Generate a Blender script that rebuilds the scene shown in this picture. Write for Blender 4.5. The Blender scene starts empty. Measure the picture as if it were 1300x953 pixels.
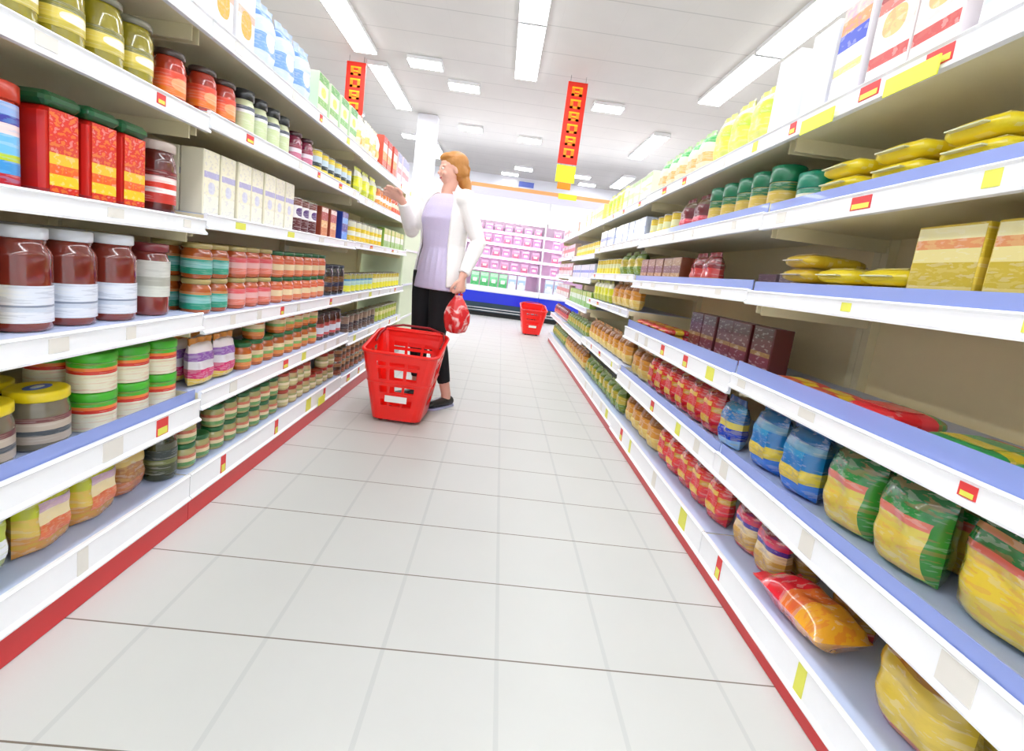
import bpy, math, random
from mathutils import Vector, Matrix
random.seed(7)
S = bpy.context.scene
COL = S.collection
PI = math.pi

# ---------------------------------------------------------------- camera
FPX, PPX, PPY = 590.0, 650.0, 431.5          # focal length and optical centre in pixels of a 1300 x 953 frame
VPX, VPY, SL, EYE = 637.0, 343.0, 0.125, 0.95
F_ = Vector(((VPX-PPX)/FPX, -(VPY-PPY)/FPX, -1)).normalized()
R_ = Vector((1, -SL, (F_.x-SL*F_.y)/(-F_.z))).normalized()
U_ = R_.cross(F_)
cam_d = bpy.data.cameras.new('camera')
cam = bpy.data.objects.new('camera', cam_d)
COL.objects.link(cam)
cam.matrix_world = Matrix.Translation((0, 0, EYE)) @ Matrix((R_, F_, U_)).to_4x4()
cam_d.sensor_width = 36
cam_d.lens = 36*FPX/1300
cam_d.shift_y = -(476.5-PPY)/1300
cam_d.clip_start = 0.02
S.camera = cam

# ---------------------------------------------------------------- view, world
S.view_settings.view_transform = 'Standard'
S.view_settings.look = 'None'
S.view_settings.gamma = 1
S.view_settings.use_curve_mapping = False
S.view_settings.exposure = 0.30
LAMP = 12.5                                     # strength of the ceiling luminaires
w = bpy.data.worlds.new('world'); S.world = w; w.use_nodes = True
w.node_tree.nodes['Background'].inputs[0].default_value = (.9, .95, 1, 1)
w.node_tree.nodes['Background'].inputs[1].default_value = 0.3

# ---------------------------------------------------------------- materials
def lin(c):
    return tuple(((x/255)/12.92 if x/255 <= .04045 else ((x/255+.055)/1.055)**2.4) for x in c)
MATS = {}
def mat(name, rgb, rough=.5, coat=0, metal=0, emit=None, es=0, alpha=1, trans=0, bump=0, bscale=40):
    if name in MATS: return MATS[name]
    m = bpy.data.materials.new(name); m.use_nodes = True
    nt = m.node_tree; b = nt.nodes['Principled BSDF']
    c = lin(rgb)
    n = nt.nodes.new('ShaderNodeTexNoise'); n.inputs['Scale'].default_value = bscale
    tc = nt.nodes.new('ShaderNodeTexCoord'); nt.links.new(tc.outputs['Object'], n.inputs['Vector'])
    mx = nt.nodes.new('ShaderNodeMix'); mx.data_type = 'RGBA'
    mx.inputs['A'].default_value = (*c, 1); mx.inputs['B'].default_value = (*[x*.97 for x in c], 1)
    nt.links.new(n.outputs[0], mx.inputs['Factor']); nt.links.new(mx.outputs['Result'], b.inputs['Base Color'])
    b.inputs['Roughness'].default_value = rough; b.inputs['Metallic'].default_value = metal
    b.inputs['Coat Weight'].default_value = coat; b.inputs['Alpha'].default_value = alpha
    b.inputs['Transmission Weight'].default_value = trans
    if emit:
        b.inputs['Emission Color'].default_value = (*lin(emit), 1); b.inputs['Emission Strength'].default_value = es
    if bump:
        bp = nt.nodes.new('ShaderNodeBump'); bp.inputs['Strength'].default_value = bump
        bp.inputs['Distance'].default_value = .003
        nt.links.new(n.outputs[0], bp.inputs['Height']); nt.links.new(bp.outputs[0], b.inputs['Normal'])
    MATS[name] = m
    return m

def printed(name, bands, logos=(), rough=.35, coat=.3):
    """printed wrapper: bands = [(v0, rgb), ...] upwards along the UV, logos = [(u, v, ru, rv, rgb), ...]"""
    if name in MATS: return MATS[name]
    m = bpy.data.materials.new(name); m.use_nodes = True
    nt = m.node_tree; b = nt.nodes['Principled BSDF']; N = nt.nodes.new; L = nt.links.new
    uv = N('ShaderNodeUVMap'); sp = N('ShaderNodeSeparateXYZ'); L(uv.outputs[0], sp.inputs[0])
    cr = N('ShaderNodeValToRGB'); cr.color_ramp.interpolation = 'CONSTANT'
    el = cr.color_ramp.elements
    while len(el) > 1: el.remove(el[-1])
    el[0].position = 0; el[0].color = (*lin(bands[0][1]), 1)
    for p, c in bands[1:]:
        e = el.new(p); e.color = (*lin(c), 1)
    L(sp.outputs['Y'], cr.inputs[0])
    out = cr.outputs[0]
    def mth(op, a, b_):
        n = N('ShaderNodeMath'); n.operation = op
        for i, x in enumerate((a, b_)):
            if hasattr(x, 'links'): L(x, n.inputs[i])
            else: n.inputs[i].default_value = x
        return n.outputs[0]
    for (cu, cv, ru, rv, c) in logos:
        a = mth('POWER', mth('ABSOLUTE', mth('DIVIDE', mth('SUBTRACT', sp.outputs['X'], cu), ru), 0), 2.6)
        d = mth('POWER', mth('ABSOLUTE', mth('DIVIDE', mth('SUBTRACT', sp.outputs['Y'], cv), rv), 0), 2.6)
        k = mth('LESS_THAN', mth('ADD', a, d), 1.0)
        mx = N('ShaderNodeMix'); mx.data_type = 'RGBA'
        L(k, mx.inputs['Factor']); L(out, mx.inputs['A']); mx.inputs['B'].default_value = (*lin(c), 1)
        out = mx.outputs['Result']
    # small flecks and lines of the print
    mp = N('ShaderNodeMapping'); mp.inputs['Scale'].default_value = (2.6, 9, 1); mp.inputs['Location'].default_value = (len(MATS)*1.7, 0, 0); L(uv.outputs[0], mp.inputs[0])
    nz = N('ShaderNodeTexNoise'); nz.inputs['Scale'].default_value = 1.6; nz.inputs['Detail'].default_value = 3; L(mp.outputs[0], nz.inputs['Vector'])
    for thr, col_, fac in ((.585, (.9, .88, .82, 1), .20), (.44, None, .26)):
        k = mth('MULTIPLY', mth('GREATER_THAN', nz.outputs[0], thr) if col_ else mth('LESS_THAN', nz.outputs[0], thr), fac)
        mx = N('ShaderNodeMix'); mx.data_type = 'RGBA'; L(k, mx.inputs['Factor']); L(out, mx.inputs['A'])
        mx.inputs['B'].default_value = col_ or (*lin(bands[len(bands)//2][1]), 1)
        out = mx.outputs['Result']
    L(out, b.inputs['Base Color'])
    b.inputs['Roughness'].default_value = rough; b.inputs['Coat Weight'].default_value = coat
    MATS[name] = m
    return m

def grid_mat(name, rgb, line, size, ox, oy, wd, wdx, linex, rough, coat=0):
    m = bpy.data.materials.new(name); m.use_nodes = True
    nt = m.node_tree; b = nt.nodes['Principled BSDF']; N = nt.nodes.new; L = nt.links.new
    tc = N('ShaderNodeTexCoord'); sp = N('ShaderNodeSeparateXYZ'); L(tc.outputs['Object'], sp.inputs[0])
    def mth(op, a, b_=0.0):
        n = N('ShaderNodeMath'); n.operation = op
        for i, x in enumerate((a, b_)):
            if hasattr(x, 'links'): L(x, n.inputs[i])
            else: n.inputs[i].default_value = x
        return n.outputs[0]
    def ln(ax, o, wd_):
        f = mth('FRACT', mth('DIVIDE', mth('SUBTRACT', sp.outputs[ax], o), size))
        d = mth('MINIMUM', f, mth('SUBTRACT', 1.0, f))
        return mth('LESS_THAN', d, wd_/2/size)
    nz = N('ShaderNodeTexNoise'); nz.inputs['Scale'].default_value = 3; L(tc.outputs['Object'], nz.inputs['Vector'])
    m0 = N('ShaderNodeMix'); m0.data_type = 'RGBA'
    m0.inputs['A'].default_value = (*lin(rgb), 1); m0.inputs['B'].default_value = (*[x*.93 for x in lin(rgb)], 1)
    L(nz.outputs[0], m0.inputs['Factor'])
    m1 = N('ShaderNodeMix'); m1.data_type = 'RGBA'; L(ln('X', ox, wdx), m1.inputs['Factor'])
    L(m0.outputs['Result'], m1.inputs['A']); m1.inputs['B'].default_value = (*lin(linex), 1)
    m2 = N('ShaderNodeMix'); m2.data_type = 'RGBA'; L(ln('Y', oy, wd), m2.inputs['Factor'])
    L(m1.outputs['Result'], m2.inputs['A']); m2.inputs['B'].default_value = (*lin(line), 1)
    L(m2.outputs['Result'], b.inputs['Base Color'])
    b.inputs['Roughness'].default_value = rough; b.inputs['Coat Weight'].default_value = coat
    return m

# ---------------------------------------------------------------- mesh builder
class MB:
    def __init__(s, m=None): s.v = []; s.f = []; s.uv = []; s.mi = []; s.sm = []; s.ms = []; s.cur = 0; s.use(m)
    def use(s, m):
        if m is None: return s
        if m not in s.ms: s.ms.append(m)
        s.cur = s.ms.index(m); return s
    def face(s, idx, uv=None, smooth=False):
        s.f.append(tuple(idx)); s.uv.append(uv or [(0.5, 0.5)]*len(idx)); s.mi.append(s.cur); s.sm.append(smooth)
    def add(s, o):
        b = len(s.v); s.v += o.v
        mp = []
        for m in o.ms:
            if m not in s.ms: s.ms.append(m)
            mp.append(s.ms.index(m))
        for f, u, i, k in zip(o.f, o.uv, o.mi, o.sm):
            s.f.append(tuple(x+b for x in f)); s.uv.append(u); s.mi.append(mp[i] if mp else 0); s.sm.append(k)
        return s
    def xf(s, M):
        s.v = [tuple(M @ Vector(p)) for p in s.v]; return s
    def box(s, x0, x1, y0, y1, z0, z1, bv=0.0):
        if bv <= 0:
            b = len(s.v)
            s.v += [(x, y, z) for z in (z0, z1) for y in (y0, y1) for x in (x0, x1)]
            q = [(0, 1, 5, 4), (3, 2, 6, 7), (2, 0, 4, 6), (1, 3, 7, 5), (4, 5, 7, 6), (2, 3, 1, 0)]
            for a in q: s.face([b+i for i in a], [(0, 0), (1, 0), (1, 1), (0, 1)])
            return s
        # bevelled: three stacked rounded rectangles
        def rr(z, ins):
            out = []
            X0, X1, Y0, Y1 = x0+ins, x1-ins, y0+ins, y1-ins
            r = max(bv-ins, bv*.3)
            for cx, cy, a0 in ((X1-r, Y1-r, 0), (X0+r, Y1-r, 90), (X0+r, Y0+r, 180), (X1-r, Y0+r, 270)):
                for k in range(3):
                    a = math.radians(a0+45*k); out.append((cx+r*math.cos(a), cy+r*math.sin(a), z))
            return out
        rings = [rr(z0, bv*.7), rr(z0+bv*.7, 0), rr(z1-bv*.7, 0), rr(z1, bv*.7)]
        b = len(s.v)
        for r in rings: s.v += r
        n = 12
        def uvp(p): return ((p[0]-x0)/(x1-x0), (p[2]-z0)/(z1-z0))
        for i in range(3):
            for j in range(n):
                ids = [b+i*n+j, b+i*n+(j+1) % n, b+(i+1)*n+(j+1) % n, b+(i+1)*n+j]
                s.face(ids, [uvp(s.v[q]) for q in ids])
        s.face([b+j for j in range(n)][::-1], [uvp(s.v[b+j]) for j in range(n)][::-1])
        s.face([b+3*n+j for j in range(n)], [uvp(s.v[b+3*n+j]) for j in range(n)])
        return s
    def lathe(s, prof, n=20, cx=0, cy=0, cap0=True, cap1=True, sx=1, sy=1):
        """prof = [(r, z)...] upwards; u = .5 faces -Y; v follows the profile height"""
        b = len(s.v); z0 = prof[0][1]; z1 = prof[-1][1]; H = max(z1-z0, 1e-6)
        for r, z in prof:
            for j in range(n+1):
                a = PI/2+2*PI*j/n
                s.v.append((cx+r*math.cos(a)*sx, cy+r*math.sin(a)*sy, z))
        for i in range(len(prof)-1):
            for j in range(n):
                ids = [b+i*(n+1)+j, b+i*(n+1)+j+1, b+(i+1)*(n+1)+j+1, b+(i+1)*(n+1)+j]
                v0 = (prof[i][1]-z0)/H; v1 = (prof[i+1][1]-z0)/H
                s.face(ids, [(j/n, v0), ((j+1)/n, v0), ((j+1)/n, v1), (j/n, v1)], True)
        if cap0: s.face([b+j for j in range(n)][::-1])
        if cap1:
            t = b+(len(prof)-1)*(n+1); s.face([t+j for j in range(n)], [(.5+.5*math.cos(2*PI*j/n), .5+.5*math.sin(2*PI*j/n)) for j in range(n)])
        return s
    def tube(s, pts, rad, n=8, sq=1.0, up=(0, 0, 1), caps=True):
        """pts list of Vectors, rad a number or list of (a, b) half widths"""
        pts = [Vector(p) for p in pts]; b = len(s.v); m = len(pts)
        if not isinstance(rad, (list, tuple)): rad = [rad]*m
        rad = [r if isinstance(r, (tuple, list)) else (r, r*sq) for r in rad]
        for i, p in enumerate(pts):
            t = (pts[min(i+1, m-1)]-pts[max(i-1, 0)]).normalized()
            u = Vector(up)
            if abs(t.dot(u)) > .97: u = Vector((0, 1, 0)) if abs(t.y) < .9 else Vector((1, 0, 0))
            x = t.cross(u).normalized(); y = x.cross(t)
            for j in range(n):
                a = 2*PI*j/n
                s.v.append(tuple(p+x*(rad[i][0]*math.cos(a))+y*(rad[i][1]*math.sin(a))))
        for i in range(m-1):
            for j in range(n):
                s.face([b+i*n+j, b+(i+1)*n+j, b+(i+1)*n+(j+1) % n, b+i*n+(j+1) % n], None, True)
        if caps:
            s.face([b+j for j in range(n)]); s.face([b+(m-1)*n+j for j in range(n)][::-1])
        return s
    def ell(s, c, r, n=16, m=10, rot=None):
        """ellipsoid"""
        b = len(s.v); c = Vector(c)
        for i in range(m+1):
            ph = PI*i/m
            for j in range(n):
                a = 2*PI*j/n
                p = Vector((r[0]*math.sin(ph)*math.cos(a), r[1]*math.sin(ph)*math.sin(a), -r[2]*math.cos(ph)))
                if rot: p = rot @ p
                s.v.append(tuple(c+p))
        for i in range(m):
            for j in range(n):
                s.face([b+i*n+j, b+i*n+(j+1) % n, b+(i+1)*n+(j+1) % n, b+(i+1)*n+j], None, True)
        return s
    def mesh(s, name):
        me = bpy.data.meshes.new(name)
        me.from_pydata(s.v, [], s.f)
        uvl = me.uv_layers.new(name='UVMap')
        flat = []
        for u in s.uv:
            for q in u: flat += [q[0], q[1]]
        uvl.data.foreach_set('uv', flat)
        me.polygons.foreach_set('material_index', s.mi)
        me.polygons.foreach_set('use_smooth', s.sm)
        for m in s.ms: me.materials.append(m)
        me.update()
        return me
    def build(s, name, parent=None):
        o = bpy.data.objects.new(name, s.mesh(name)); COL.objects.link(o)
        if parent: o.parent = parent
        return o

def tag(o, label=None, cat=None, group=None, kind=None):
    if label: o['label'] = label
    if cat: o['category'] = cat
    if group: o['group'] = group
    if kind: o['kind'] = kind
    return o
def thing(name, label, cat, loc=(0, 0, 0), rz=0, group=None):
    o = bpy.data.objects.new(name, None); COL.objects.link(o); o.empty_display_size = .05
    o.location = loc; o.rotation_euler = (0, 0, rz)
    return tag(o, label, cat, group)
def copy_tree(o, parent=None):
    c = o.copy(); COL.objects.link(c)
    if parent: c.parent = parent
    for ch in [x for x in bpy.data.objects if x.parent == o]: copy_tree(ch, c)
    return c
def fuse(mb, name, voxel, m, parent=None, smooth=2):
    """join overlapping closed shapes into one continuous surface"""
    t = bpy.data.objects.new('tmp', mb.mesh('tmp')); COL.objects.link(t)
    r = t.modifiers.new('r', 'REMESH'); r.mode = 'VOXEL'; r.voxel_size = voxel; r.use_smooth_shade = True
    if smooth:
        k = t.modifiers.new('s', 'SMOOTH'); k.factor = .5; k.iterations = smooth
    dg = bpy.context.evaluated_depsgraph_get(); dg.update()
    me = bpy.data.meshes.new_from_object(t.evaluated_get(dg), depsgraph=dg); me.name = name
    me.materials.clear(); me.materials.append(m)
    me.polygons.foreach_set('material_index', [0]*len(me.polygons))
    me.polygons.foreach_set('use_smooth', [True]*len(me.polygons))
    bpy.data.objects.remove(t)
    o = bpy.data.objects.new(name, me); COL.objects.link(o)
    if parent: o.parent = parent
    return o

# common materials
M_white = mat('white_rail', (246, 247, 250), .35, .2)
M_cream = mat('cream_steel', (240, 230, 192), .45)
M_back = mat('back_board', (252, 236, 192), .6)
M_liner = mat('pale_blue_liner', (194, 207, 240), .4)
M_blue = mat('blue_riser', (150, 168, 232), .3, .4, alpha=.8)
M_red = mat('red_kick', (200, 30, 36), .35, .2)
M_tagr = mat('tag_red', (222, 60, 60), .5)
M_tagy = mat('tag_yellow', (226, 226, 90), .5)
M_tagw = mat('tag_cream', (228, 224, 216), .5)
M_dark = mat('dark_steel', (60, 58, 54), .5)
M_steel = mat('brushed_steel', (200, 200, 202), .3, metal=1)

# ---------------------------------------------------------------- setting
XW, Y0, Y1, CEIL = 6.6, -6.5, 13.6, 3.57
fl = grid_mat('floor_tiles', (206, 207, 203), (118, 108, 96), .2815, .107, 1.024, .004, .011, (193, 195, 192), .5, 0)
MB(fl).box(-XW, XW, Y0, Y1, -.1, 0).build('floor')['kind'] = 'structure'
cl = grid_mat('ceiling_tiles', (212, 208, 203), (184, 181, 177), .6, .3, .57, .014, .005, (205, 201, 196), .8)
MB(cl).box(-XW, XW, Y0, Y1, CEIL, CEIL+.1).build('ceiling')['kind'] = 'structure'
M_wall = mat('white_wall', (250, 251, 255), .6)
for n, b in (('wall_left', (-XW-.12, -XW, Y0, Y1, 0, CEIL)), ('wall_right', (XW, XW+.12, Y0, Y1, 0, CEIL)),
             ('wall_back', (-XW-.12, XW+.12, Y1, Y1+.12, 0, CEIL)), ('wall_front', (-XW-.12, XW+.12, Y0-.12, Y0, 0, CEIL))):
    MB(M_wall).box(*b).build(n)['kind'] = 'structure'
MB(mat('baseboard_grey', (150, 152, 156), .5)).box(-XW, XW, Y1-.02, Y1, 0, .12).build('baseboard_back')['kind'] = 'structure'

# pillar behind the shopper
p = MB(mat('pillar_white', (240, 240, 248), .5)).box(-1.86, -1.50, 9.0, 9.22, 0.001, CEIL-.001, .012).build('trim_1')
p['kind'] = 'structure'

# ---------------------------------------------------------------- ceiling luminaires
ORD = ['nearest', 'second', 'third', 'fourth', 'fifth', 'sixth', 'seventh', 'eighth', 'ninth', 'tenth', 'eleventh', 'twelfth', 'thirteenth',
       'fourteenth', 'fifteenth', 'sixteenth', 'seventeenth', 'eighteenth', 'nineteenth', 'twentieth']
def nth(i):
    if i < 20: return ORD[i]
    t = ['twenty', 'thirty', 'forty', 'fifty'][(i+1)//10-2]; u = (i+1) % 10
    return (t+'-'+['', 'first', 'second', 'third', 'fourth', 'fifth', 'sixth', 'seventh', 'eighth', 'ninth'][u]) if u else {'twenty': 'twentieth', 'thirty': 'thirtieth', 'forty': 'fortieth', 'fifty': 'fiftieth'}[t]
M_lamp = mat('lamp_diffuser', (255, 255, 255), .5, emit=(248, 251, 255), es=LAMP)
M_house = mat('lamp_housing', (240, 240, 240), .4)
def luminaire(x, y, wx, wy, label, group):
    t = thing('ceiling_light', label, 'ceiling light', (x, y, CEIL-.06), 0, group)
    h = MB(M_house)
    h.box(-wx/2, wx/2, -wy/2, wy/2, .010, .0595, .004)
    h.build('housing', t)
    MB(M_lamp).box(-wx/2+.012, wx/2-.012, -wy/2+.012, wy/2-.012, -.004, .010, .003).build('diffuser', t)
    for s in (-1, 1):
        if wy > wx: MB(M_house).box(-wx/2, wx/2, s*(wy/2-.006)-.006, s*(wy/2-.006)+.006, -.006, .010).build('end_cap', t)
        else: MB(M_house).box(s*(wx/2-.006)-.006, s*(wx/2-.006)+.006, -wy/2, wy/2, -.006, .010).build('end_cap', t)
for x, nm, ye in ((-2.12, 'left', 6.62), (.0, 'central', 6.72), (2.50, 'right', 6.65)):
    for k in range(9):
        luminaire(x, ye-.72-k*1.455, .30, 1.43, 'long white tube light in the %s ceiling strip, %s from its far end' % (nm, ORD[k] if k else 'first'),
                  'lights of the %s ceiling strip' % nm)
for x, nm in ((-4.6, 'far left'), (4.9, 'far right')):  # strips added over the outer aisles to brighten the far area
    for k in range(9):
        luminaire(x, 6.7-k*1.455, .30, 1.43, 'added fill light over the %s aisle, %s from its far end' % (nm, ORD[k] if k else 'first'), 'added lights over the %s aisle' % nm)
luminaire(-2.06, 7.85, .28, 1.8, 'long white tube light beyond the left strip, left of the square lamps', 'far ceiling strips')
luminaire(2.40, 9.0, .28, 1.62, 'long white tube light above the right shelving, right of the red sign', 'far ceiling strips')
for x, y, lb in ((-3.5, 11.6, 'left of the pillar'), (4.3, 11.4, 'right of the red sign'), (2.75, 12.2, 'behind the far right lamps'), (-1.9, 11.6, 'behind the pillar')):  # extra lights added to lift the far ceiling and back wall
    luminaire(x, y, .30, 1.43, 'added long fill light over the space behind the cases, ' + lb, 'added lights behind the refrigerated cases')
cross = [(-1.35, 6.72, 'small white ceiling lamp nearest the left strip, left of the head'),
         (-.88, 7.35, 'crosswise white ceiling lamp left of the central strip, the widest there'),
         (1.27, 7.35, 'crosswise white ceiling lamp just right of the red hanging sign'),
         (-.92, 9.4, 'crosswise white ceiling lamp directly above the shopper’s head'),
         (.23, 9.6, 'crosswise white ceiling lamp midway between shopper and red sign'),
         (.23, 12.2, 'small white ceiling lamp farthest away, close to the back wall'),
         (-2.25, 10.6, 'faint white ceiling lamp above the end of the left shelving')]
cross += [(-3.2, 12.2, 'added fill lamp farthest left before the back wall'), (-3.2, 9.4, 'added fill lamp above the cases far left'),  # these four are added to light the dim far end
          (1.7, 12.2, 'added fill lamp before the back wall, below the red sign'), (-1.6, 12.9, 'added fill lamp close to the back wall behind the pillar')]
cross += [(-.1, 13.05, 'white ceiling lamp hard against the back wall above the small sign'), (2.0, 13.05, 'added fill lamp hard against the back wall right of the red sign'), (3.9, 13.05, 'added fill lamp hard against the back wall, rightmost'), (-3.6, 13.05, 'added fill lamp hard against the back wall, leftmost')]  # all but the first added to brighten the back wall
cross += [(-5.2, 10.8, 'added fill lamp over the far left corner'), (5.0, 10.8, 'added fill lamp over the far right corner'), (5.0, 12.6, 'added fill lamp in the rightmost rear corner'), (-5.2, 12.6, 'added fill lamp in the leftmost rear corner')]  # corner lamps added for more light at the back
for x, y, lb in cross: luminaire(x, y, .46, .26, lb, 'crosswise ceiling lamps')

# ---------------------------------------------------------------- gondola shelving
LB = [(.02, 1.46), (1.46, 2.90), (2.90, 4.42)]
RB = [(.15, 1.50), (1.50, 2.85), (2.85, 4.20), (4.20, 5.55), (5.55, 6.90)]
#           bottom, top of the white front of each shelf, topmost first
LZ = [[(1.495, 1.55), (1.235, 1.285), (.94, .987), (.647, .703), (.352, .425), (.076, .165)],
      [(1.495, 1.55), (1.25, 1.30), (.958, 1.005), (.632, .69), (.385, .447), (.076, .165)],
      [(1.49, 1.55), (1.24, 1.29), (.965, 1.01), (.635, .69), (.36, .42), (.08, .15)]]
RZ = [[(1.443, 1.50), (1.18, 1.235), (.945, .99), (.667, .716), (.362, .440), (.046, .142)],
      [(1.443, 1.50), (1.185, 1.24), (.950, .995), (.64, .712), (.362, .435), (.046, .142)],
      [(1.44, 1.49), (1.20, 1.25), (.98, 1.03), (.76, .81), (.40, .46), (.055, .14)],
      [(1.44, 1.49), (1.16, 1.21), (.93, .98), (.66, .71), (.37, .43), (.055, .14)],
      [(1.44, 1.49), (1.18, 1.23), (.95, 1.0), (.68, .73), (.38, .44), (.055, .14)]]
LIP = {('L', 0): .90, ('L', 1): .925, ('R', 0): .80, ('R', 1): .812}
DEP = .44
def bay_of(side, y):
    B = LB if side == 'L' else RB
    for i, (a, b) in enumerate(B):
        if y < b: return i
    return len(B)-1
def shelf_info(side, s, y):
    i = bay_of(side, y); Z = (LZ if side == 'L' else RZ)[i][s]
    return LIP[(side, 1 if s == 5 else 0)], Z[1]-.004
BAYN = {'L': ['nearest', 'second', 'farthest'], 'R': ['nearest', 'second', 'third', 'fourth', 'farthest']}
def make_bay(side, i):
    sx = -1 if side == 'L' else 1
    a, b = (LB if side == 'L' else RB)[i]; L = b-a
    nm = 'left' if side == 'L' else 'right'
    t = thing('shelving_unit', 'white six-level supermarket shelving unit, %s of the %s-hand row' % (BAYN[side][i], nm), 'shelving',
              (0, a, 0), 0, 'shelving units of the %s-hand row' % nm)
    Zs = (LZ if side == 'L' else RZ)[i]
    lip = LIP[(side, 0)]; blip = LIP[(side, 1)]
    bx = lip+DEP
    def bxs(m, x0, x1, *r, **k):
        X = sorted((sx*x0, sx*x1)); return m.box(X[0], X[1], *r, **k)
    bxs(MB(M_back), bx, bx+.02, .001, L-.001, .10, 1.60).build('back_panel', t)
    for yy in (.0, L-.03):
        up = MB(M_cream)
        bxs(up, bx-.03, bx, yy+.001, yy+.029, 0.002, 1.62)
        for k in range(50): bxs(up, bx-.0305, bx-.03, yy+.010, yy+.020, .12+k*.03, .12+k*.03+.014)
        up.build('upright', t)
    # base with red kick board
    bxs(MB(M_red), blip+.006, blip+.022, .001, L-.001, 0.002, Zs[5][0]+.01).build('kick_board', t)
    riser = []
    if side == 'R' and i in (0, 1): riser = [1, 2, 3, 4]
    if side == 'R' and i == 2: riser = []
    if side == 'L' and i == 0: riser = [4]
    for s in range(6):
        zb, zt = Zs[s]
        lx = blip if s == 5 else lip
        sh = MB(M_cream)
        bxs(sh, lx+.012, bx-.031, .003, L-.003, zt-.034, zt-.006)
        for yy in (.012, L-.018):      # brackets
            bxs(sh, lx+.05, bx-.031, yy, yy+.006, zt-.075 if s < 5 else .02, zt-.034)
        if s == 5: bxs(sh, lx+.02, bx-.031, .003, L-.003, .004, .02)
        sho = sh.build('shelf', t)
        ln = MB(M_liner); bxs(ln, lx+.014, bx-.032, .004, L-.004, zt-.006, zt-.004)
        ln.build('shelf_liner', sho)
        # price rail: profiled strip with a bead along top and bottom
        r = MB(M_white)
        pr = [(lx+.012, zt-.001), (lx+.002, zt), (lx-.002, zt-.004), (lx+.002, zt-.009), (lx+.003, zb+.012), (lx-.005, zb+.006), (lx-.004, zb), (lx+.012, zb)]
        pr = [(sx*x, z) for x, z in pr]
        bb = len(r.v); n = len(pr)
        for yy in (.002, L-.002): r.v += [(x, yy, z) for x, z in pr]
        for k in range(n):
            q = [bb+k, bb+(k+1) % n, bb+n+(k+1) % n, bb+n+k]; r.face(q if side == 'L' else q[::-1])
        r.face(list(range(bb, bb+n))); r.face(list(range(bb+n, bb+2*n))[::-1])
        ro = r.build('price_rail', sho)
        if s in riser:
            bxs(MB(M_blue), lx+.016, lx+.019, .006, L-.006, zt-.004, zt+(.03 if s != 3 else .042)).build('front_riser', sho)
        if i < 3:
            yy = .1+random.random()*.1
            while yy < L-.08:
                k = random.random()
                wd = random.choice((.03, .045, .06))
                tgm = MB(M_tagw if k < .5 else (M_tagr if k < .8 else M_tagy))
                bxs(tgm, lx+.001, lx+.0035, yy, yy+wd, zb+.014, zt-.011)
                if k < .8 and k > .5: bxs(tgm.use(M_tagy), lx+.0005, lx+.0012, yy+.004, yy+wd-.004, zb+.016, (zb+zt)/2)
                tgm.build('price_tag', sho)
                yy += random.uniform(.16, .42)
    if side == 'R' and i == 0:      # two yellow promotion tickets hanging from the top rail
        for yy in (.80, 1.09):
            bxs(MB(mat('promo_yellow', (240, 240, 80), .5)), lip-.012, lip-.009, yy, yy+.13, 1.432, 1.470, bv=.0).build('promotion_ticket', t)
    if side == 'L' and i == 1:
        bxs(MB(mat('promo_yellow', (240, 240, 80), .5)), blip-.010, blip-.007, 1.06, 1.15, .08, .125).build('promotion_ticket', t)
for i in range(3): make_bay('L', i)
for i in range(5): make_bay('R', i)

# end unit that closes the left row
eu = thing('end_display', 'pale green display cabinet closing the far end of left shelving', 'display cabinet', (-1.15, 4.86, 0))
pg = mat('pale_green', (222, 234, 204), .5)
MB(pg).box(-.20, .22, -.40, .40, .10, 1.34, .01).build('cabinet', eu)
MB(M_white).box(-.22, .235, -.42, .42, 1.34, 1.38, .008).build('worktop', eu)
MB(mat('plinth_grey', (150, 156, 150), .5)).box(-.18, .20, -.38, .38, .002, .10).build('plinth', eu)
for k in range(3): MB(M_white).box(.222, .232, -.38, .38, .35+k*.33, .37+k*.33).build('trim_strip', eu)

# ---------------------------------------------------------------- product builders (front towards -Y, base at z = 0)
WHITE = (244, 244, 240)
def g(c, n=None, rough=.3, coat=.4): return mat(n or 'plain_%d_%d_%d' % c, c, rough, coat)
def glassy(c): return mat('glazed_%d_%d_%d' % c, c, .12, 1.0)
def jar(r, h, content, lid, label, lidh=.014, lab=(.16, .68), neck=.86):
    body = MB(glassy(content)); zt = h-lidh
    body.lathe([(r*.86, 0), (r*.97, .004), (r, .012), (r, zt*.80), (r*.96, zt*.86), (r*neck, zt*.93), (r*neck, zt)], 20)
    ld = MB(g(lid))
    ld.lathe([(r*neck+.002, zt-.003), (r*neck+.004, zt), (r*neck+.004, h-.003), (r*neck+.001, h), (r*neck-.006, h-.001)], 20)
    lb = MB(label)
    lb.lathe([(r+.0008, zt*lab[0]), (r+.0008, zt*lab[1])], 20, cap0=False, cap1=False)
    return [('glass_body', body), ('lid', ld), ('paper_label', lb)], (2*r+.002, 2*r+.002, h)
def bottle(r, h, content, cap, label):
    body = MB(glassy(content))
    body.lathe([(r*.9, 0), (r, .006), (r, h*.56), (r*.92, h*.64), (r*.5, h*.76), (r*.38, h*.84), (r*.38, h*.90)], 20)
    cp = MB(g(cap)); cp.lathe([(r*.45, h*.87), (r*.46, h*.88), (r*.46, h*.99), (r*.40, h)], 16)
    lb = MB(label); lb.lathe([(r+.0008, h*.12), (r+.0008, h*.50)], 20, cap0=False, cap1=False)
    return [('glass_body', body), ('cap', cp), ('paper_label', lb)], (2*r+.002, 2*r+.002, h)
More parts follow.
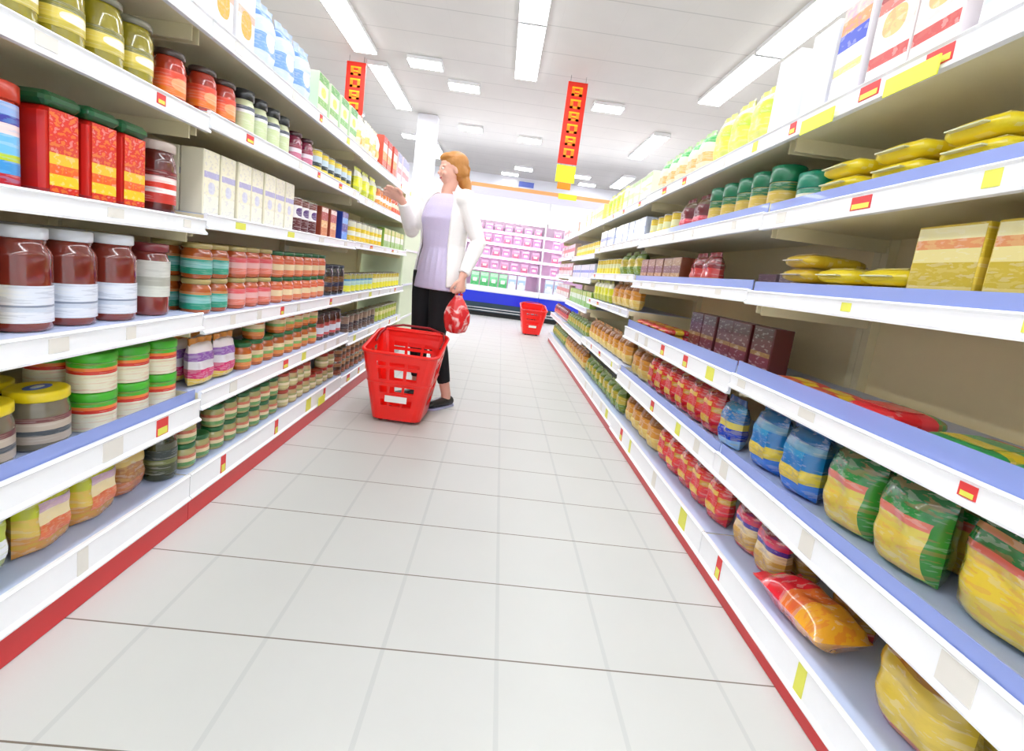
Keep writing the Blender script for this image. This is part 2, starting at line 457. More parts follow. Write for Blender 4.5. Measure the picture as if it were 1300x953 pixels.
def can(r, h, label, metal=(190, 188, 180)):
    b = MB(mat('tin_metal', metal, .25, metal=1))
    b.lathe([(r*.96, 0), (r+.001, .001), (r+.001, .004), (r-.001, .006), (r-.001, h-.006), (r+.001, h-.004), (r+.001, h-.001), (r-.003, h), (r-.004, h-.004)], 20)
    lb = MB(label); lb.lathe([(r+.0004, .007), (r+.0004, h-.007)], 20, cap0=False, cap1=False)
    return [('tin_body', b), ('paper_label', lb)], (2*r+.003, 2*r+.003, h)
def carton(w, d, h, side, front):
    b = MB(side if not isinstance(side, tuple) else g(side)); b.box(-w/2, w/2, -d/2, d/2, 0, h, .003)
    fp = MB(front); fp.box(-w/2+.004, w/2-.004, -d/2-.0008, -d/2, .005, h-.005)
    fl_ = MB(side if not isinstance(side, tuple) else g(side)); fl_.box(-w/2+.003, w/2-.003, -.006, .006, h, h+.0012)
    return [('carton_body', b), ('printed_front', fp), ('closing_flap', fl_)], (w, d, h+.001)
def tub(w, d, h, body, lid, label):
    b = MB(g(body)); b.box(-w/2+.004, w/2-.004, -d/2+.004, d/2-.004, 0, h*.86, .016)
    l = MB(g(lid)); l.box(-w/2, w/2, -d/2, d/2, h*.86, h, .014)
    lb = MB(label); lb.box(-w/2+.012, w/2-.012, -d/2+.003, -d/2+.0042, h*.03, h*.84)
    return [('tub_body', b), ('lid', l), ('front_label', lb)], (w, d, h)
def bag(w, d, h, film, seal, label=None, seed=0):
    rnd = random.Random(seed); nx, nz = 12, 14
    b = MB(film if not isinstance(film, tuple) else g(film))
    ph = [rnd.uniform(0, 6) for _ in range(6)]
    def thick(u, v):
        t = (max(0, 1-abs(u)**3.2))**.55*(max(0, 1-abs(v)**(7 if v < 0 else 4.5)))**.55
        return d/2*t*(1+.09*math.sin(5*u+ph[0]+3*v)+.07*math.sin(9*v+ph[1]))
    hh = h*.90
    for sd in (-1, 1):
        bb = len(b.v)
        for i in range(nz+1):
            v = -1+2*i/nz
            for j in range(nx+1):
                u = -1+2*j/nx
                ww = w/2*(1-.06*(1-v*v)*math.cos(u))
                z = hh*(v+1)/2+.012*(abs(u)**4)*(1 if v < 0 else -1)*.5*abs(v)
                b.v.append((u*ww, sd*thick(u, v), max(z, 0)))
        for i in range(nz):
            for j in range(nx):
                q = [bb+i*(nx+1)+j, bb+i*(nx+1)+j+1, bb+(i+1)*(nx+1)+j+1, bb+(i+1)*(nx+1)+j]
                uv = [(j/nx, i/nz), ((j+1)/nx, i/nz), ((j+1)/nx, (i+1)/nz), (j/nx, (i+1)/nz)]
                if sd > 0: q = q[::-1]; uv = uv[::-1]
                b.face(q, uv, True)
    sl = MB(seal if not isinstance(seal, tuple) else g(seal))
    n = 16
    for sd in (-1, 1):
        bb = len(sl.v)
        for i in range(4):
            for j in range(n+1):
                u = -1+2*j/n
                sl.v.append((u*w*.49, sd*.0012+.004*math.sin(8*u+ph[2])*i/3+(.0008 if i % 2 else 0)*sd, hh-.008+(h-hh+.008)*i/3))
        for i in range(3):
            for j in range(n):
                q = [bb+i*(n+1)+j, bb+i*(n+1)+j+1, bb+(i+1)*(n+1)+j+1, bb+(i+1)*(n+1)+j]
                sl.face(q if sd < 0 else q[::-1], [(0, .2), (1, .2), (1, .8), (0, .8)], False)
    parts = [('bag_film', b), ('top_seal', sl)]
    if label:
        lb = MB(label); bb = len(lb.v); k = 8
        for i in range(k+1):
            for j in range(k+1):
                u = -.62+1.24*j/k; v = -.55+1.0*i/k
                ww = w/2*(1-.06*(1-v*v)*math.cos(u))
                lb.v.append((u*ww, -thick(u, v)-.0012, hh*(v+1)/2))
        for i in range(k):
            for j in range(k):
                q = [bb+i*(k+1)+j, bb+i*(k+1)+j+1, bb+(i+1)*(k+1)+j+1, bb+(i+1)*(k+1)+j]
                lb.face(q, [(j/k, i/k), ((j+1)/k, i/k), ((j+1)/k, (i+1)/k), (j/k, (i+1)/k)], True)
        parts.append(('printed_label', lb))
    return parts, (w*1.01, d*1.14, h)
def flatpack(w, d, h, film, seal, label):
    """soft pack lying on its back, sealed end to the front"""
    b = MB(film if not isinstance(film, tuple) else g(film)); n, m = 20, 16
    for i in range(m+1):
        v = -1+2*i/m; k = (max(0, 1-abs(v)**5))**.5
        for j in range(n):
            a = 2*PI*j/n; ca, sa = math.cos(a), math.sin(a)
            x = w/2*math.copysign(abs(ca)**.6, ca)*(.55+.45*k)
            z = h/2+h/2*math.copysign(abs(sa)**.75, sa)*(.12+.88*k)*(1-.05*math.sin(7*v+x*40)**2)
            b.v.append((x, v*d*.44, z))
    for i in range(m):
        for j in range(n):
            b.face([i*n+j, i*n+(j+1) % n, (i+1)*n+(j+1) % n, (i+1)*n+j], [(j/n*2 % 1, i/m)]*4, True)
    b.face([j for j in range(n)][::-1]); b.face([m*n+j for j in range(n)])
    s = MB(seal if not isinstance(seal, tuple) else g(seal))
    s.box(-w*.27, w*.27, -d*.5, -d*.43, h/2-.0015, h/2+.0015)
    s2 = MB(seal if not isinstance(seal, tuple) else g(seal)); s2.box(-w*.27, w*.27, d*.43, d*.5, h/2-.0015, h/2+.0015)
    l = MB(label); l.box(-w*.30, w*.30, -d*.30, d*.16, h*.97, h*1.005)
    return [('film', b), ('end_seal', s), ('rear_seal', s2), ('top_label', l)], (w, d, h*1.01)

# product catalogue: key -> (object name, category, builder output)
def P2(n, bands, logos=(), **k): return printed(n, bands, logos, **k)
CR, RD, YE, GR, BL, OR, BR = (236, 228, 200), (214, 32, 34), (246, 212, 28), (18, 116, 62), (28, 92, 196), (238, 122, 30), (112, 48, 34)
def duo(n, a, b, c=None, pos=(.32, .62), logo=True):
    return printed(n, [(0, a), (pos[0], b), (pos[1], a if c is None else c)], [(.5, .5, .17, .24, c or a)] if logo else [])
CAT = {
 # left side
 'pickle': ('pickle_jar', 'jar', jar(.043, .155, (150, 138, 30), (120, 116, 96), P2('l_pickle', [(0, (196, 178, 60)), (.3, (226, 206, 84)), (.75, (120, 116, 40))], [(.5, .5, .12, .2, (244, 240, 220))]), lab=(.25, .6))),
 'redjar': ('sauce_jar', 'jar', jar(.038, .135, (176, 48, 24), (60, 40, 34), P2('l_redjar', [(0, OR), (.3, (250, 110, 60)), (.7, (230, 70, 40))], [(.5, .5, .13, .25, (250, 170, 120))]))),
 'stripejar': ('spread_jar', 'jar', jar(.036, .150, (214, 220, 176), (30, 32, 34), P2('l_stripe', [(0, (210, 222, 170)), (.75, (246, 248, 246)), (.86, (90, 96, 110))]), lidh=.03, lab=(.05, .8))),
 'plum': ('jam_jar', 'jar', jar(.036, .125, (130, 26, 60), (60, 14, 24), P2('l_plum', [(0, (206, 110, 140)), (.4, (236, 220, 226)), (.7, (150, 40, 70))]))),
 'yeltin': ('food_tin', 'tin', can(.037, .11, P2('l_yeltin', [(0, (236, 206, 30)), (.25, (40, 52, 56)), (.45, (196, 214, 226)), (.75, (236, 206, 30))]))),
 'ylime': ('snack_packet', 'packet', bag(.12, .05, .17, P2('f_ylime', [(0, (186, 196, 40)), (.35, (236, 236, 40)), (.75, (240, 240, 226))]), (210, 214, 60))),
 'orjar': ('sauce_jar', 'jar', jar(.036, .14, (226, 120, 30), (230, 230, 226), P2('l_orjar', [(0, (240, 150, 50)), (.4, (250, 240, 226)), (.8, OR)]))),
 'redorj': ('paste_jar', 'jar', jar(.036, .135, (210, 70, 30), (240, 190, 60), P2('l_redorj', [(0, (232, 96, 60)), (.5, (250, 220, 190))]))),
 # left top
 'wredpack': ('flour_packet', 'packet', carton(.11, .07, .20, (240, 238, 234), P2('f_wred', [(0, (238, 236, 234)), (.18, (216, 90, 86)), (.26, (240, 238, 234)), (.66, (206, 66, 66)), (.8, (240, 238, 236))], [(.5, .46, .3, .13, (250, 176, 60))]))),
 'worange': ('sugar_packet', 'packet', carton(.11, .07, .21, (238, 236, 236), P2('f_wor', [(0, (240, 236, 236)), (.5, (236, 180, 160)), (.62, (240, 238, 236))], [(.5, .4, .32, .2, (250, 170, 40))]))),
 'bluewhite': ('blue_packet', 'packet', bag(.13, .07, .23, P2('f_bw', [(0, (214, 224, 240)), (.3, (120, 164, 214)), (.6, (206, 222, 240)), (.85, (96, 140, 200))], [(.5, .5, .24, .14, (240, 244, 250))]), (180, 200, 226))),
 'greenwhite': ('tea_box', 'box', carton(.12, .07, .19, (214, 232, 196), P2('f_gw', [(0, (226, 236, 206)), (.25, (120, 186, 96)), (.42, (236, 240, 210)), (.8, (90, 170, 90))], [(.5, .6, .25, .12, (244, 232, 90))]))),
 'creambag': ('rice_bag', 'bag', bag(.13, .07, .22, P2('f_crb', [(0, (238, 232, 206)), (.4, (240, 214, 120)), (.6, (238, 236, 216))]), (236, 232, 210), P2('l_crb', [(0, (240, 190, 80)), (.5, (244, 236, 214))]))),
 'redorbox': ('biscuit_box', 'box', carton(.12, .07, .23, (214, 84, 60), P2('f_rob', [(0, (222, 90, 56)), (.3, (244, 160, 80)), (.55, (236, 226, 214)), (.8, (206, 60, 60))]))),
 'pinkbox': ('cereal_box', 'box', carton(.13, .07, .23, (236, 220, 224), P2('f_pb', [(0, (238, 226, 228)), (.3, (226, 140, 150)), (.5, (240, 230, 232)), (.7, (170, 170, 214))]))),
 # left third
 'bluetub': ('drink_tub', 'tub', jar(.05, .19, (190, 60, 44), (206, 60, 36), P2('l_bt', [(0, (190, 24, 40)), (.14, (60, 150, 214)), (.3, (190, 210, 30)), (.38, (110, 190, 236)), (.62, (236, 214, 214)), (.75, (60, 60, 160)), (.85, (150, 176, 226))]), lidh=.03, lab=(.02, .95), neck=.97)),
 'redbig': ('coffee_carton', 'carton', tub(.088, .10, .20, (206, 34, 26), (10, 84, 46), P2('l_rb', [(0, (216, 36, 24)), (.08, (240, 200, 30)), (.22, (240, 96, 30)), (.34, (250, 190, 40)), (.48, (214, 60, 40)), (.60, (218, 44, 30))]))),
 'brjar': ('coffee_jar', 'jar', jar(.044, .19, (96, 30, 24), (206, 190, 180), P2('l_brj', [(0, (200, 60, 50)), (.3, (240, 236, 230)), (.45, (226, 60, 40)), (.62, (244, 226, 220)), (.8, (110, 30, 30))]), lidh=.022)),
 'creamcart': ('milk_carton', 'carton', carton(.082, .07, .195, (238, 232, 206), P2('f_cc', [(0, (240, 238, 220)), (.3, (238, 232, 206)), (.58, (176, 170, 206)), (.68, (240, 234, 208))], [(.5, .42, .22, .1, (214, 214, 226))]))),
 'brwhite': ('cocoa_tin', 'tin', can(.04, .15, P2('l_bw2', [(0, (90, 30, 34)), (.4, (240, 236, 236)), (.8, (120, 60, 50))], [(.5, .6, .12, .14, (90, 60, 120))]))),
 'orbrown': ('cocoa_box', 'box', carton(.09, .06, .15, (150, 66, 44), P2('f_obr', [(0, (214, 130, 60)), (.3, (236, 190, 120)), (.55, (176, 66, 50)), (.85, (226, 206, 190))]))),
 'bluepack': ('sugar_box', 'box', carton(.10, .06, .16, (34, 60, 150), P2('f_blp', [(0, (60, 150, 226)), (.3, (30, 50, 140)), (.6, (96, 170, 230)), (.82, (24, 50, 120))]))),
 'yelwhite': ('yellow_tin', 'tin', can(.042, .13, P2('l_yw', [(0, (240, 200, 30)), (.25, (240, 240, 226)), (.5, (236, 206, 30)), (.7, (230, 230, 210))]))),
 'greenwh2': ('green_packet', 'packet', carton(.11, .06, .15, (150, 190, 80), P2('f_gw2', [(0, (130, 190, 60)), (.35, (236, 240, 220)), (.7, (200, 206, 70))]))),
 # left fourth
 'passy': ('passata_jar', 'jar', jar(.052, .215, (130, 48, 34), (222, 226, 232), P2('l_py', [(0, (244, 222, 20)), (.38, (206, 120, 130)), (.60, (244, 222, 20))]), lidh=.022, lab=(.06, .5), neck=.8)),
 'passw': ('passata_jar', 'jar', jar(.052, .215, (126, 46, 34), (222, 226, 234), P2('l_pw', [(0, (226, 230, 240)), (.3, (206, 214, 228)), (.42, (130, 140, 160)), (.48, (224, 230, 242))]), lidh=.022, lab=(.10, .5), neck=.8)),
 'passr': ('sauce_jar', 'jar', jar(.048, .20, (130, 50, 46), (130, 44, 52), P2('l_pr', [(0, (214, 216, 206)), (.3, (180, 180, 168)), (.55, (222, 222, 214))]), lidh=.02, lab=(.3, .85), neck=.85)),
 'tealjar': ('curry_jar', 'jar', jar(.043, .112, (176, 84, 30), (176, 156, 96), P2('l_tj', [(0, (30, 150, 120)), (.35, (140, 200, 196)), (.7, (60, 160, 140)), (.85, (214, 130, 60))]), lab=(.15, .72))),
 'pinkjar': ('curry_jar', 'jar', jar(.043, .112, (190, 84, 40), (176, 156, 96), P2('l_pj', [(0, (226, 120, 100)), (.35, (236, 180, 176)), (.7, (226, 90, 96))]), lab=(.15, .75))),
 'greenlidjar': ('relish_jar', 'jar', jar(.041, .110, (214, 106, 60), (24, 96, 50), P2('l_glj', [(0, (226, 130, 90)), (.3, (238, 214, 170)), (.7, (226, 96, 60))]), lab=(.12, .78))),
 'navyjar': ('olive_jar', 'jar', jar(.043, .17, (50, 44, 40), (30, 40, 60), P2('l_nj', [(0, (96, 60, 30)), (.3, (30, 40, 70)), (.6, (120, 80, 30))]))),
 'ybtin': ('yellow_can', 'can', can(.042, .12, P2('l_ybt', [(0, (240, 236, 60)), (.35, (190, 224, 214)), (.62, (60, 150, 200)), (.72, (180, 170, 60))]))),
 'yctin': ('yellow_can', 'can', can(.042, .12, P2('l_yct', [(0, (246, 236, 30)), (.4, (236, 236, 200)), (.7, (200, 176, 40))]))),
 # left fifth
 'ylidjar': ('gherkin_jar', 'jar', jar(.055, .135, (120, 112, 92), (240, 214, 20), P2('l_ylj', [(0, (196, 180, 160)), (.3, (90, 96, 100)), (.5, (206, 190, 170)), (.8, (120, 60, 60))]), lidh=.02, neck=.93)),
 'greentop': ('noodle_pot', 'pot', jar(.048, .099, (236, 226, 190), (70, 190, 40), P2('l_gt', [(0, (240, 234, 206)), (.45, (238, 232, 200)), (.62, (222, 50, 30)), (.74, (250, 140, 60)), (.84, (70, 186, 50))]), lidh=.02, lab=(.02, .95), neck=.97)),
 'magpouch': ('soup_pouch', 'pouch', bag(.11, .06, .16, P2('f_mp', [(0, (236, 200, 60)), (.18, (214, 36, 110)), (.4, (236, 230, 236)), (.6, (150, 96, 180)), (.8, (240, 226, 226))]), (226, 150, 60))),
 'greenorjar': ('pasta_sauce_jar', 'jar', jar(.040, .105, (190, 96, 30), (24, 104, 50), P2('l_goj', [(0, (226, 130, 60)), (.35, (120, 176, 90)), (.6, (236, 206, 160))]))),
 'brwjar': ('sauce_jar', 'jar', jar(.042, .15, (80, 44, 34), (60, 50, 50), P2('l_bwj', [(0, (200, 60, 60)), (.2, (226, 232, 244)), (.7, (180, 60, 50))]))),
 'greycan': ('grey_can', 'can', can(.042, .12, P2('l_gc', [(0, (110, 86, 76)), (.3, (70, 60, 66)), (.6, (156, 130, 110))]))),
 'ygcan': ('green_can', 'can', can(.042, .12, P2('l_ygc', [(0, (176, 190, 60)), (.4, (226, 220, 150)), (.7, (150, 170, 50))]))),
 # left bottom
 'clearbag': ('salad_bag', 'bag', bag(.135, .10, .20, P2('f_clb', [(0, (176, 190, 120)), (.25, (226, 232, 220)), (.45, (150, 176, 60)), (.7, (216, 226, 226)), (.88, (110, 150, 40))], rough=.15, coat=1.0), (220, 226, 220), P2('l_clb', [(0, (240, 244, 250)), (.5, (190, 204, 60))]))),
 'pastabag': ('pasta_bag', 'bag', bag(.13, .08, .20, P2('f_psb', [(0, (214, 150, 60)), (.3, (226, 190, 80)), (.55, (196, 200, 30)), (.85, (236, 220, 60))], rough=.2, coat=.8), (214, 204, 50), P2('l_psb', [(0, (226, 110, 60)), (.4, (240, 220, 170)), (.75, (206, 170, 190))]))),
 'brownbag': ('nut_bag', 'bag', bag(.12, .08, .18, P2('f_brb', [(0, (206, 120, 70)), (.3, (160, 100, 40)), (.6, (222, 190, 110)), (.85, (226, 190, 200))], rough=.2, coat=.8), (226, 190, 190))),
 'darkjar': ('olive_jar', 'jar', jar(.044, .165, (52, 56, 24), (34, 40, 38), P2('l_dj', [(0, (60, 66, 40)), (.4, (110, 116, 60)), (.6, (50, 60, 60))]))),
 'herbcan': ('green_jar', 'jar', jar(.038, .085, (176, 170, 110), (24, 100, 50), P2('l_hc', [(0, (90, 150, 80)), (.35, (236, 214, 170)), (.7, (206, 100, 70))]))),
 'cranjar': ('cream_jar', 'jar', jar(.038, .085, (206, 180, 130), (176, 60, 40), P2('l_cj', [(0, (206, 196, 130)), (.4, (240, 226, 190)), (.75, (150, 160, 80))]))),
 'browncan': ('brown_can', 'can', can(.042, .085, P2('l_bc', [(0, (176, 96, 60)), (.4, (100, 70, 50)), (.7, (196, 140, 90))]))),
 # right side
 'wblue': ('sugar_bag', 'bag', carton(.13, .09, .26, (240, 244, 250), P2('f_wbl', [(0, (240, 246, 250)), (.2, (206, 226, 244)), (.42, (242, 246, 250)), (.62, (150, 186, 230)), (.7, (244, 248, 250))]))),
 'wred': ('sugar_bag', 'bag', carton(.12, .08, .28, (238, 226, 224), P2('f_wrd', [(0, (240, 232, 228)), (.16, (200, 60, 56)), (.26, (240, 230, 226)), (.62, (206, 110, 96)), (.72, (160, 36, 40)), (.88, (226, 110, 70))], [(.5, .5, .3, .12, (246, 190, 120))]))),
 'orblue': ('flour_bag', 'bag', carton(.11, .08, .26, (236, 232, 236), P2('f_orb', [(0, (240, 238, 240)), (.3, (236, 220, 120)), (.38, (238, 236, 240)), (.55, (40, 70, 196)), (.72, (238, 150, 90)), (.86, (230, 190, 180))]))),
 'wlav': ('flour_bag', 'bag', carton(.11, .08, .25, (236, 236, 240), P2('f_wlv', [(0, (238, 236, 228)), (.45, (222, 220, 236)), (.65, (240, 240, 240))]))),
 'ygreen': ('baking_packet', 'packet', bag(.13, .07, .21, P2('f_yg', [(0, (226, 226, 120)), (.3, (236, 236, 70)), (.6, (200, 226, 60)), (.85, (236, 240, 190))]), (230, 236, 120))),
 'gror': ('baking_packet', 'packet', bag(.12, .07, .19, P2('f_go', [(0, (240, 226, 190)), (.3, (240, 176, 96)), (.55, (238, 236, 206)), (.8, (60, 176, 80))]), (190, 226, 160))),
 'palegreen': ('baking_box', 'box', carton(.12, .07, .17, (230, 238, 206), P2('f_plg', [(0, (234, 240, 210)), (.4, (206, 230, 150)), (.6, (238, 238, 220)), (.85, (180, 220, 140))]))),
 'yellbox': ('yellow_box', 'box', carton(.13, .07, .16, (240, 220, 130), P2('f_ylb', [(0, (240, 226, 140)), (.4, (246, 190, 70)), (.7, (238, 238, 220))]))),
 'redwbox': ('small_box', 'box', carton(.14, .07, .15, (226, 190, 180), P2('f_rwb', [(0, (236, 226, 220)), (.4, (226, 90, 90)), (.7, (220, 220, 226))]))),
 'yelflat': ('noodle_pack', 'packet', flatpack(.15, .21, .042, P2('f_yf', [(0, (250, 226, 40)), (.2, (246, 214, 16)), (.8, (236, 200, 20))]), (226, 226, 190), P2('l_yf', [(0, (240, 244, 206)), (.5, (250, 226, 60))]))),
 'yelflat2': ('noodle_pack', 'packet', flatpack(.15, .21, .042, P2('f_yf2', [(0, (220, 186, 40)), (.2, (226, 196, 50)), (.8, (190, 160, 40))]), (206, 190, 180), P2('l_yf2', [(0, (236, 214, 190)), (.5, (226, 190, 60))]))),
 'greencap': ('grated_cheese_tub', 'tub', jar(.050, .165, (222, 206, 130), (0, 116, 76), P2('l_gcap', [(0, (232, 226, 190)), (.35, (206, 176, 70)), (.75, (10, 110, 60))]), lidh=.05, lab=(.05, .95), neck=.97)),
 'tealcap': ('grated_cheese_tub', 'tub', jar(.048, .125, (230, 234, 214), (16, 140, 110), P2('l_tcap', [(0, (222, 234, 226)), (.4, (240, 240, 214)), (.8, (60, 150, 120))]), lidh=.045, lab=(.03, .95), neck=.97)),
 'reddark': ('tomato_packet', 'packet', bag(.12, .07, .165, P2('f_rdk', [(0, (200, 60, 60)), (.2, (226, 70, 90)), (.45, (110, 16, 30)), (.8, (96, 70, 30))]), (110, 20, 30))),
 'goldcan': ('sweetcorn_can', 'can', can(.042, .12, P2('l_gdc', [(0, (240, 220, 50)), (.4, (226, 226, 170)), (.7, (220, 190, 40))]))),
 'bwbox': ('blue_box', 'box', carton(.12, .07, .14, (206, 214, 236), P2('f_bwb', [(0, (230, 234, 244)), (.4, (96, 130, 210)), (.6, (226, 236, 240))]))),
 'spag': ('spaghetti_pack', 'packet', carton(.145, .18, .165, P2('s_spag', [(0, (214, 186, 60)), (.3, (230, 200, 70)), (.6, (206, 176, 40))]), P2('f_spag', [(0, (226, 206, 120)), (.25, (206, 180, 50)), (.55, (236, 222, 150)), (.72, (226, 150, 96)), (.84, (236, 226, 170))]))),
 'mauve': ('stock_box', 'box', carton(.12, .05, .075, (150, 130, 140), P2('f_mv', [(0, (164, 146, 156)), (.6, (130, 106, 120))]))),
 'redbag': ('pasta_bag', 'bag', bag(.125, .08, .195, P2('f_rbg', [(0, (206, 20, 36)), (.25, (232, 30, 44)), (.5, (214, 160, 40)), (.62, (226, 26, 36)), (.85, (160, 16, 30))], rough=.2, coat=.8), (214, 30, 40), P2('l_rbg', [(0, (236, 190, 60)), (.3, (222, 30, 40)), (.8, (240, 200, 90))]))),
 'redbag2': ('pasta_bag', 'bag', bag(.12, .07, .15, P2('f_rb2', [(0, (226, 150, 110)), (.3, (214, 60, 60)), (.6, (130, 26, 36))], rough=.2, coat=.8), (150, 30, 40))),
 'darkgold': ('sauce_sachet_box', 'box', carton(.12, .07, .13, (110, 60, 36), P2('f_dg', [(0, (176, 130, 50)), (.4, (110, 50, 40)), (.7, (150, 110, 50))]))),
 'maroon': ('crispbread_box', 'box', carton(.13, .07, .165, (92, 30, 30), P2('f_mar', [(0, (120, 36, 40)), (.35, (150, 110, 40)), (.45, (90, 26, 30)), (.75, (70, 30, 24))]))),
 'lowyr': ('sachet', 'packet', flatpack(.13, .16, .030, P2('f_lyr', [(0, (214, 40, 50)), (.3, (236, 200, 50)), (.6, (206, 36, 60))]), (226, 190, 60), P2('l_lyr', [(0, (220, 40, 40)), (.5, (240, 210, 60))]))),
 'lowgreen': ('rice_pack', 'packet', flatpack(.15, .19, .036, P2('f_lgr', [(0, (30, 150, 80)), (.25, (236, 206, 40)), (.5, (60, 170, 100)), (.75, (190, 50, 40))]), (110, 200, 130), P2('l_lgr', [(0, (230, 200, 40)), (.5, (40, 150, 90))]))),
 'lowred': ('lentil_pack', 'packet', flatpack(.15, .17, .046, P2('f_lrd', [(0, (222, 20, 40)), (.5, (230, 60, 70)), (.75, (90, 150, 80))]), (230, 60, 60), P2('l_lrd', [(0, (226, 26, 44)), (.6, (200, 90, 80))]))),
 'bigpasta': ('large_pasta_bag', 'bag', bag(.20, .11, .222, P2('f_bgp', [(0, (60, 160, 90)), (.06, (240, 210, 70)), (.3, (246, 214, 60)), (.58, (226, 190, 70)), (.66, (226, 110, 90)), (.73, (20, 120, 50)), (.84, (200, 140, 90)), (.9, (4, 92, 46))], [(0, .4, .07, .45, (20, 130, 70)), (1, .4, .07, .45, (20, 130, 70))], rough=.2, coat=.8), (4, 100, 56))),
 'midpasta': ('pasta_bag', 'bag', bag(.15, .10, .215, P2('f_mdp', [(0, (120, 190, 90)), (.06, (236, 206, 80)), (.45, (230, 210, 90)), (.58, (230, 120, 100)), (.68, (30, 140, 60)), (.85, (10, 110, 60))], [(0, .4, .09, .4, (60, 150, 50)), (1, .4, .09, .4, (60, 150, 50))], rough=.2, coat=.8), (16, 120, 70))),
 'blueyel': ('pasta_bag', 'bag', bag(.14, .09, .205, P2('f_bly', [(0, (30, 110, 210)), (.12, (60, 130, 226)), (.25, (240, 214, 70)), (.45, (10, 120, 190)), (.72, (110, 160, 190)), (.85, (10, 100, 170))], [(.6, .62, .2, .1, (160, 150, 130))], rough=.2, coat=.8), (14, 96, 160), P2('l_bly', [(0, (240, 210, 70)), (.4, (0, 120, 196)), (.8, (40, 150, 206))]))),
 'bluebag': ('rice_bag', 'bag', bag(.12, .08, .18, P2('f_blb', [(0, (150, 196, 236)), (.2, (20, 70, 200)), (.45, (226, 206, 90)), (.6, (20, 110, 180)), (.85, (60, 150, 200))], rough=.2, coat=.8), (20, 80, 150))),
 'orbag': ('crisp_bag', 'bag', bag(.15, .085, .26, P2('f_orbg', [(0, (250, 176, 40)), (.35, (240, 120, 50)), (.6, (232, 30, 50)), (.85, (240, 96, 100))], rough=.2, coat=1), (236, 50, 60))),
 'goldbag': ('noodle_bag', 'bag', bag(.13, .08, .195, P2('f_gdb', [(0, (206, 60, 60)), (.15, (196, 150, 60)), (.5, (206, 170, 80)), (.66, (40, 34, 96)), (.78, (206, 60, 100)), (.86, (30, 24, 60))], rough=.2, coat=.8), (60, 40, 60))),
 'goldbag2': ('noodle_bag', 'bag', bag(.125, .08, .185, P2('f_gdb2', [(0, (214, 70, 50)), (.12, (206, 160, 70)), (.4, (226, 200, 150)), (.55, (60, 40, 150)), (.64, (216, 50, 90)), (.8, (120, 30, 50))], rough=.2, coat=.8), (160, 30, 50))),
 'yelbase': ('large_noodle_bag', 'bag', bag(.19, .11, .20, P2('f_ybs', [(0, (214, 110, 90)), (.12, (226, 196, 70)), (.6, (206, 176, 60)), (.8, (160, 110, 40))], rough=.2, coat=.8), (180, 40, 44))),
 'ygbase': ('green_bag', 'bag', bag(.13, .08, .16, P2('f_ygb', [(0, (120, 150, 50)), (.4, (196, 176, 60)), (.75, (90, 120, 40))]), (130, 150, 60))),
 'ybbase': ('amber_bag', 'bag', bag(.13, .08, .18, P2('f_ybb', [(0, (236, 206, 110)), (.4, (220, 150, 50)), (.75, (150, 90, 30))]), (190, 130, 40))),
}
_e = MB(mat('lid_emblem', (70, 100, 190), .4)); _e.lathe([(.030, .1352), (.029, .1358)], 20, sy=.62)
_e.use(g((236, 238, 244))).lathe([(.016, .1358), (.015, .1362)], 16, sy=.5)
CAT['ylidjar'][2][0].append(('lid_emblem', _e))
PROTO = {}
def get_proto(key, near):
    k = (key, near)
    if k in PROTO: return PROTO[k]
    name, cat, (parts, dim) = CAT[key]
    if near: r = [(n, mb.mesh(n)) for n, mb in parts]
    else:
        a = MB()
        for n, mb in parts: a.add(mb)
        r = [(name, a.mesh(name))]
    PROTO[k] = r
    return r
COUNT = {}
SHN = ['top', 'second', 'third', 'fourth', 'fifth', 'bottom']
def put(key, x, y, z, rz, label, group, near, tilt=None):
    name, cat, (parts, dim) = CAT[key]
    pr = get_proto(key, near)
    if near:
        t = thing(name, label, cat, (x, y, z), rz, group)
        for n, me in pr:
            o = bpy.data.objects.new(n, me); COL.objects.link(o); o.parent = t
    else:
        t = bpy.data.objects.new(name, pr[0][1]); COL.objects.link(t); t.location = (x, y, z); t.rotation_euler = (0, 0, rz)
        tag(t, label, cat, group)
    if tilt: t.rotation_euler = tilt
    return t
def run(side, s, y0, y1, key, desc, deep=1, stack=1, back=.03, gap=.004, miss=0):
    name, cat, (parts, dim) = CAT[key]
    w_, d_, h_ = dim
    n = max(1, int((y1-y0+gap)/(w_+gap)+1e-6)); pitch = (y1-y0)/n
    sg = -1 if side == 'L' else 1
    for i in range(n):
        y = y0+pitch*(i+.5)
        lip, zt = shelf_info(side, s, y)
        for dd in range(deep):
            st = stack if (miss == 0 or random.random() > miss or dd > 0) else max(1, stack-1)
            jj = random.uniform(0, .008)
            for k in range(st):
                X = lip+back+jj+d_/2+dd*(d_+.010)
                kk = (side, s, desc, dd, k if stack > 1 else 0); c = COUNT.get(kk, 0); COUNT[kk] = c+1
                row = '' if deep == 1 else (' in front row' if dd == 0 else ' in second row' if dd == 1 else ' in rear row')
                lev = '' if stack == 1 else ((' lower tier' if k == 0 else ' upper tier') if stack == 2 else ' %s tier up' % (['first', 'second', 'third'][k]))
                sd = 'left' if side == 'L' else 'right'
                lb = '%s, %s%s%s, %s %s shelf' % (desc, nth(c), row, lev, SHN[s], sd)
                rz = (PI/2 if side == 'L' else -PI/2)+random.uniform(-.05, .05)*(0 if cat in ('box', 'carton') or key == 'spag' else .6)
                put(key, sg*X, y, zt+.0005+k*(h_+.0006), rz, lb, '%ss on the %s %s shelf' % (desc, SHN[s], sd), y < 2.95)
L, Rr = 'L', 'R'
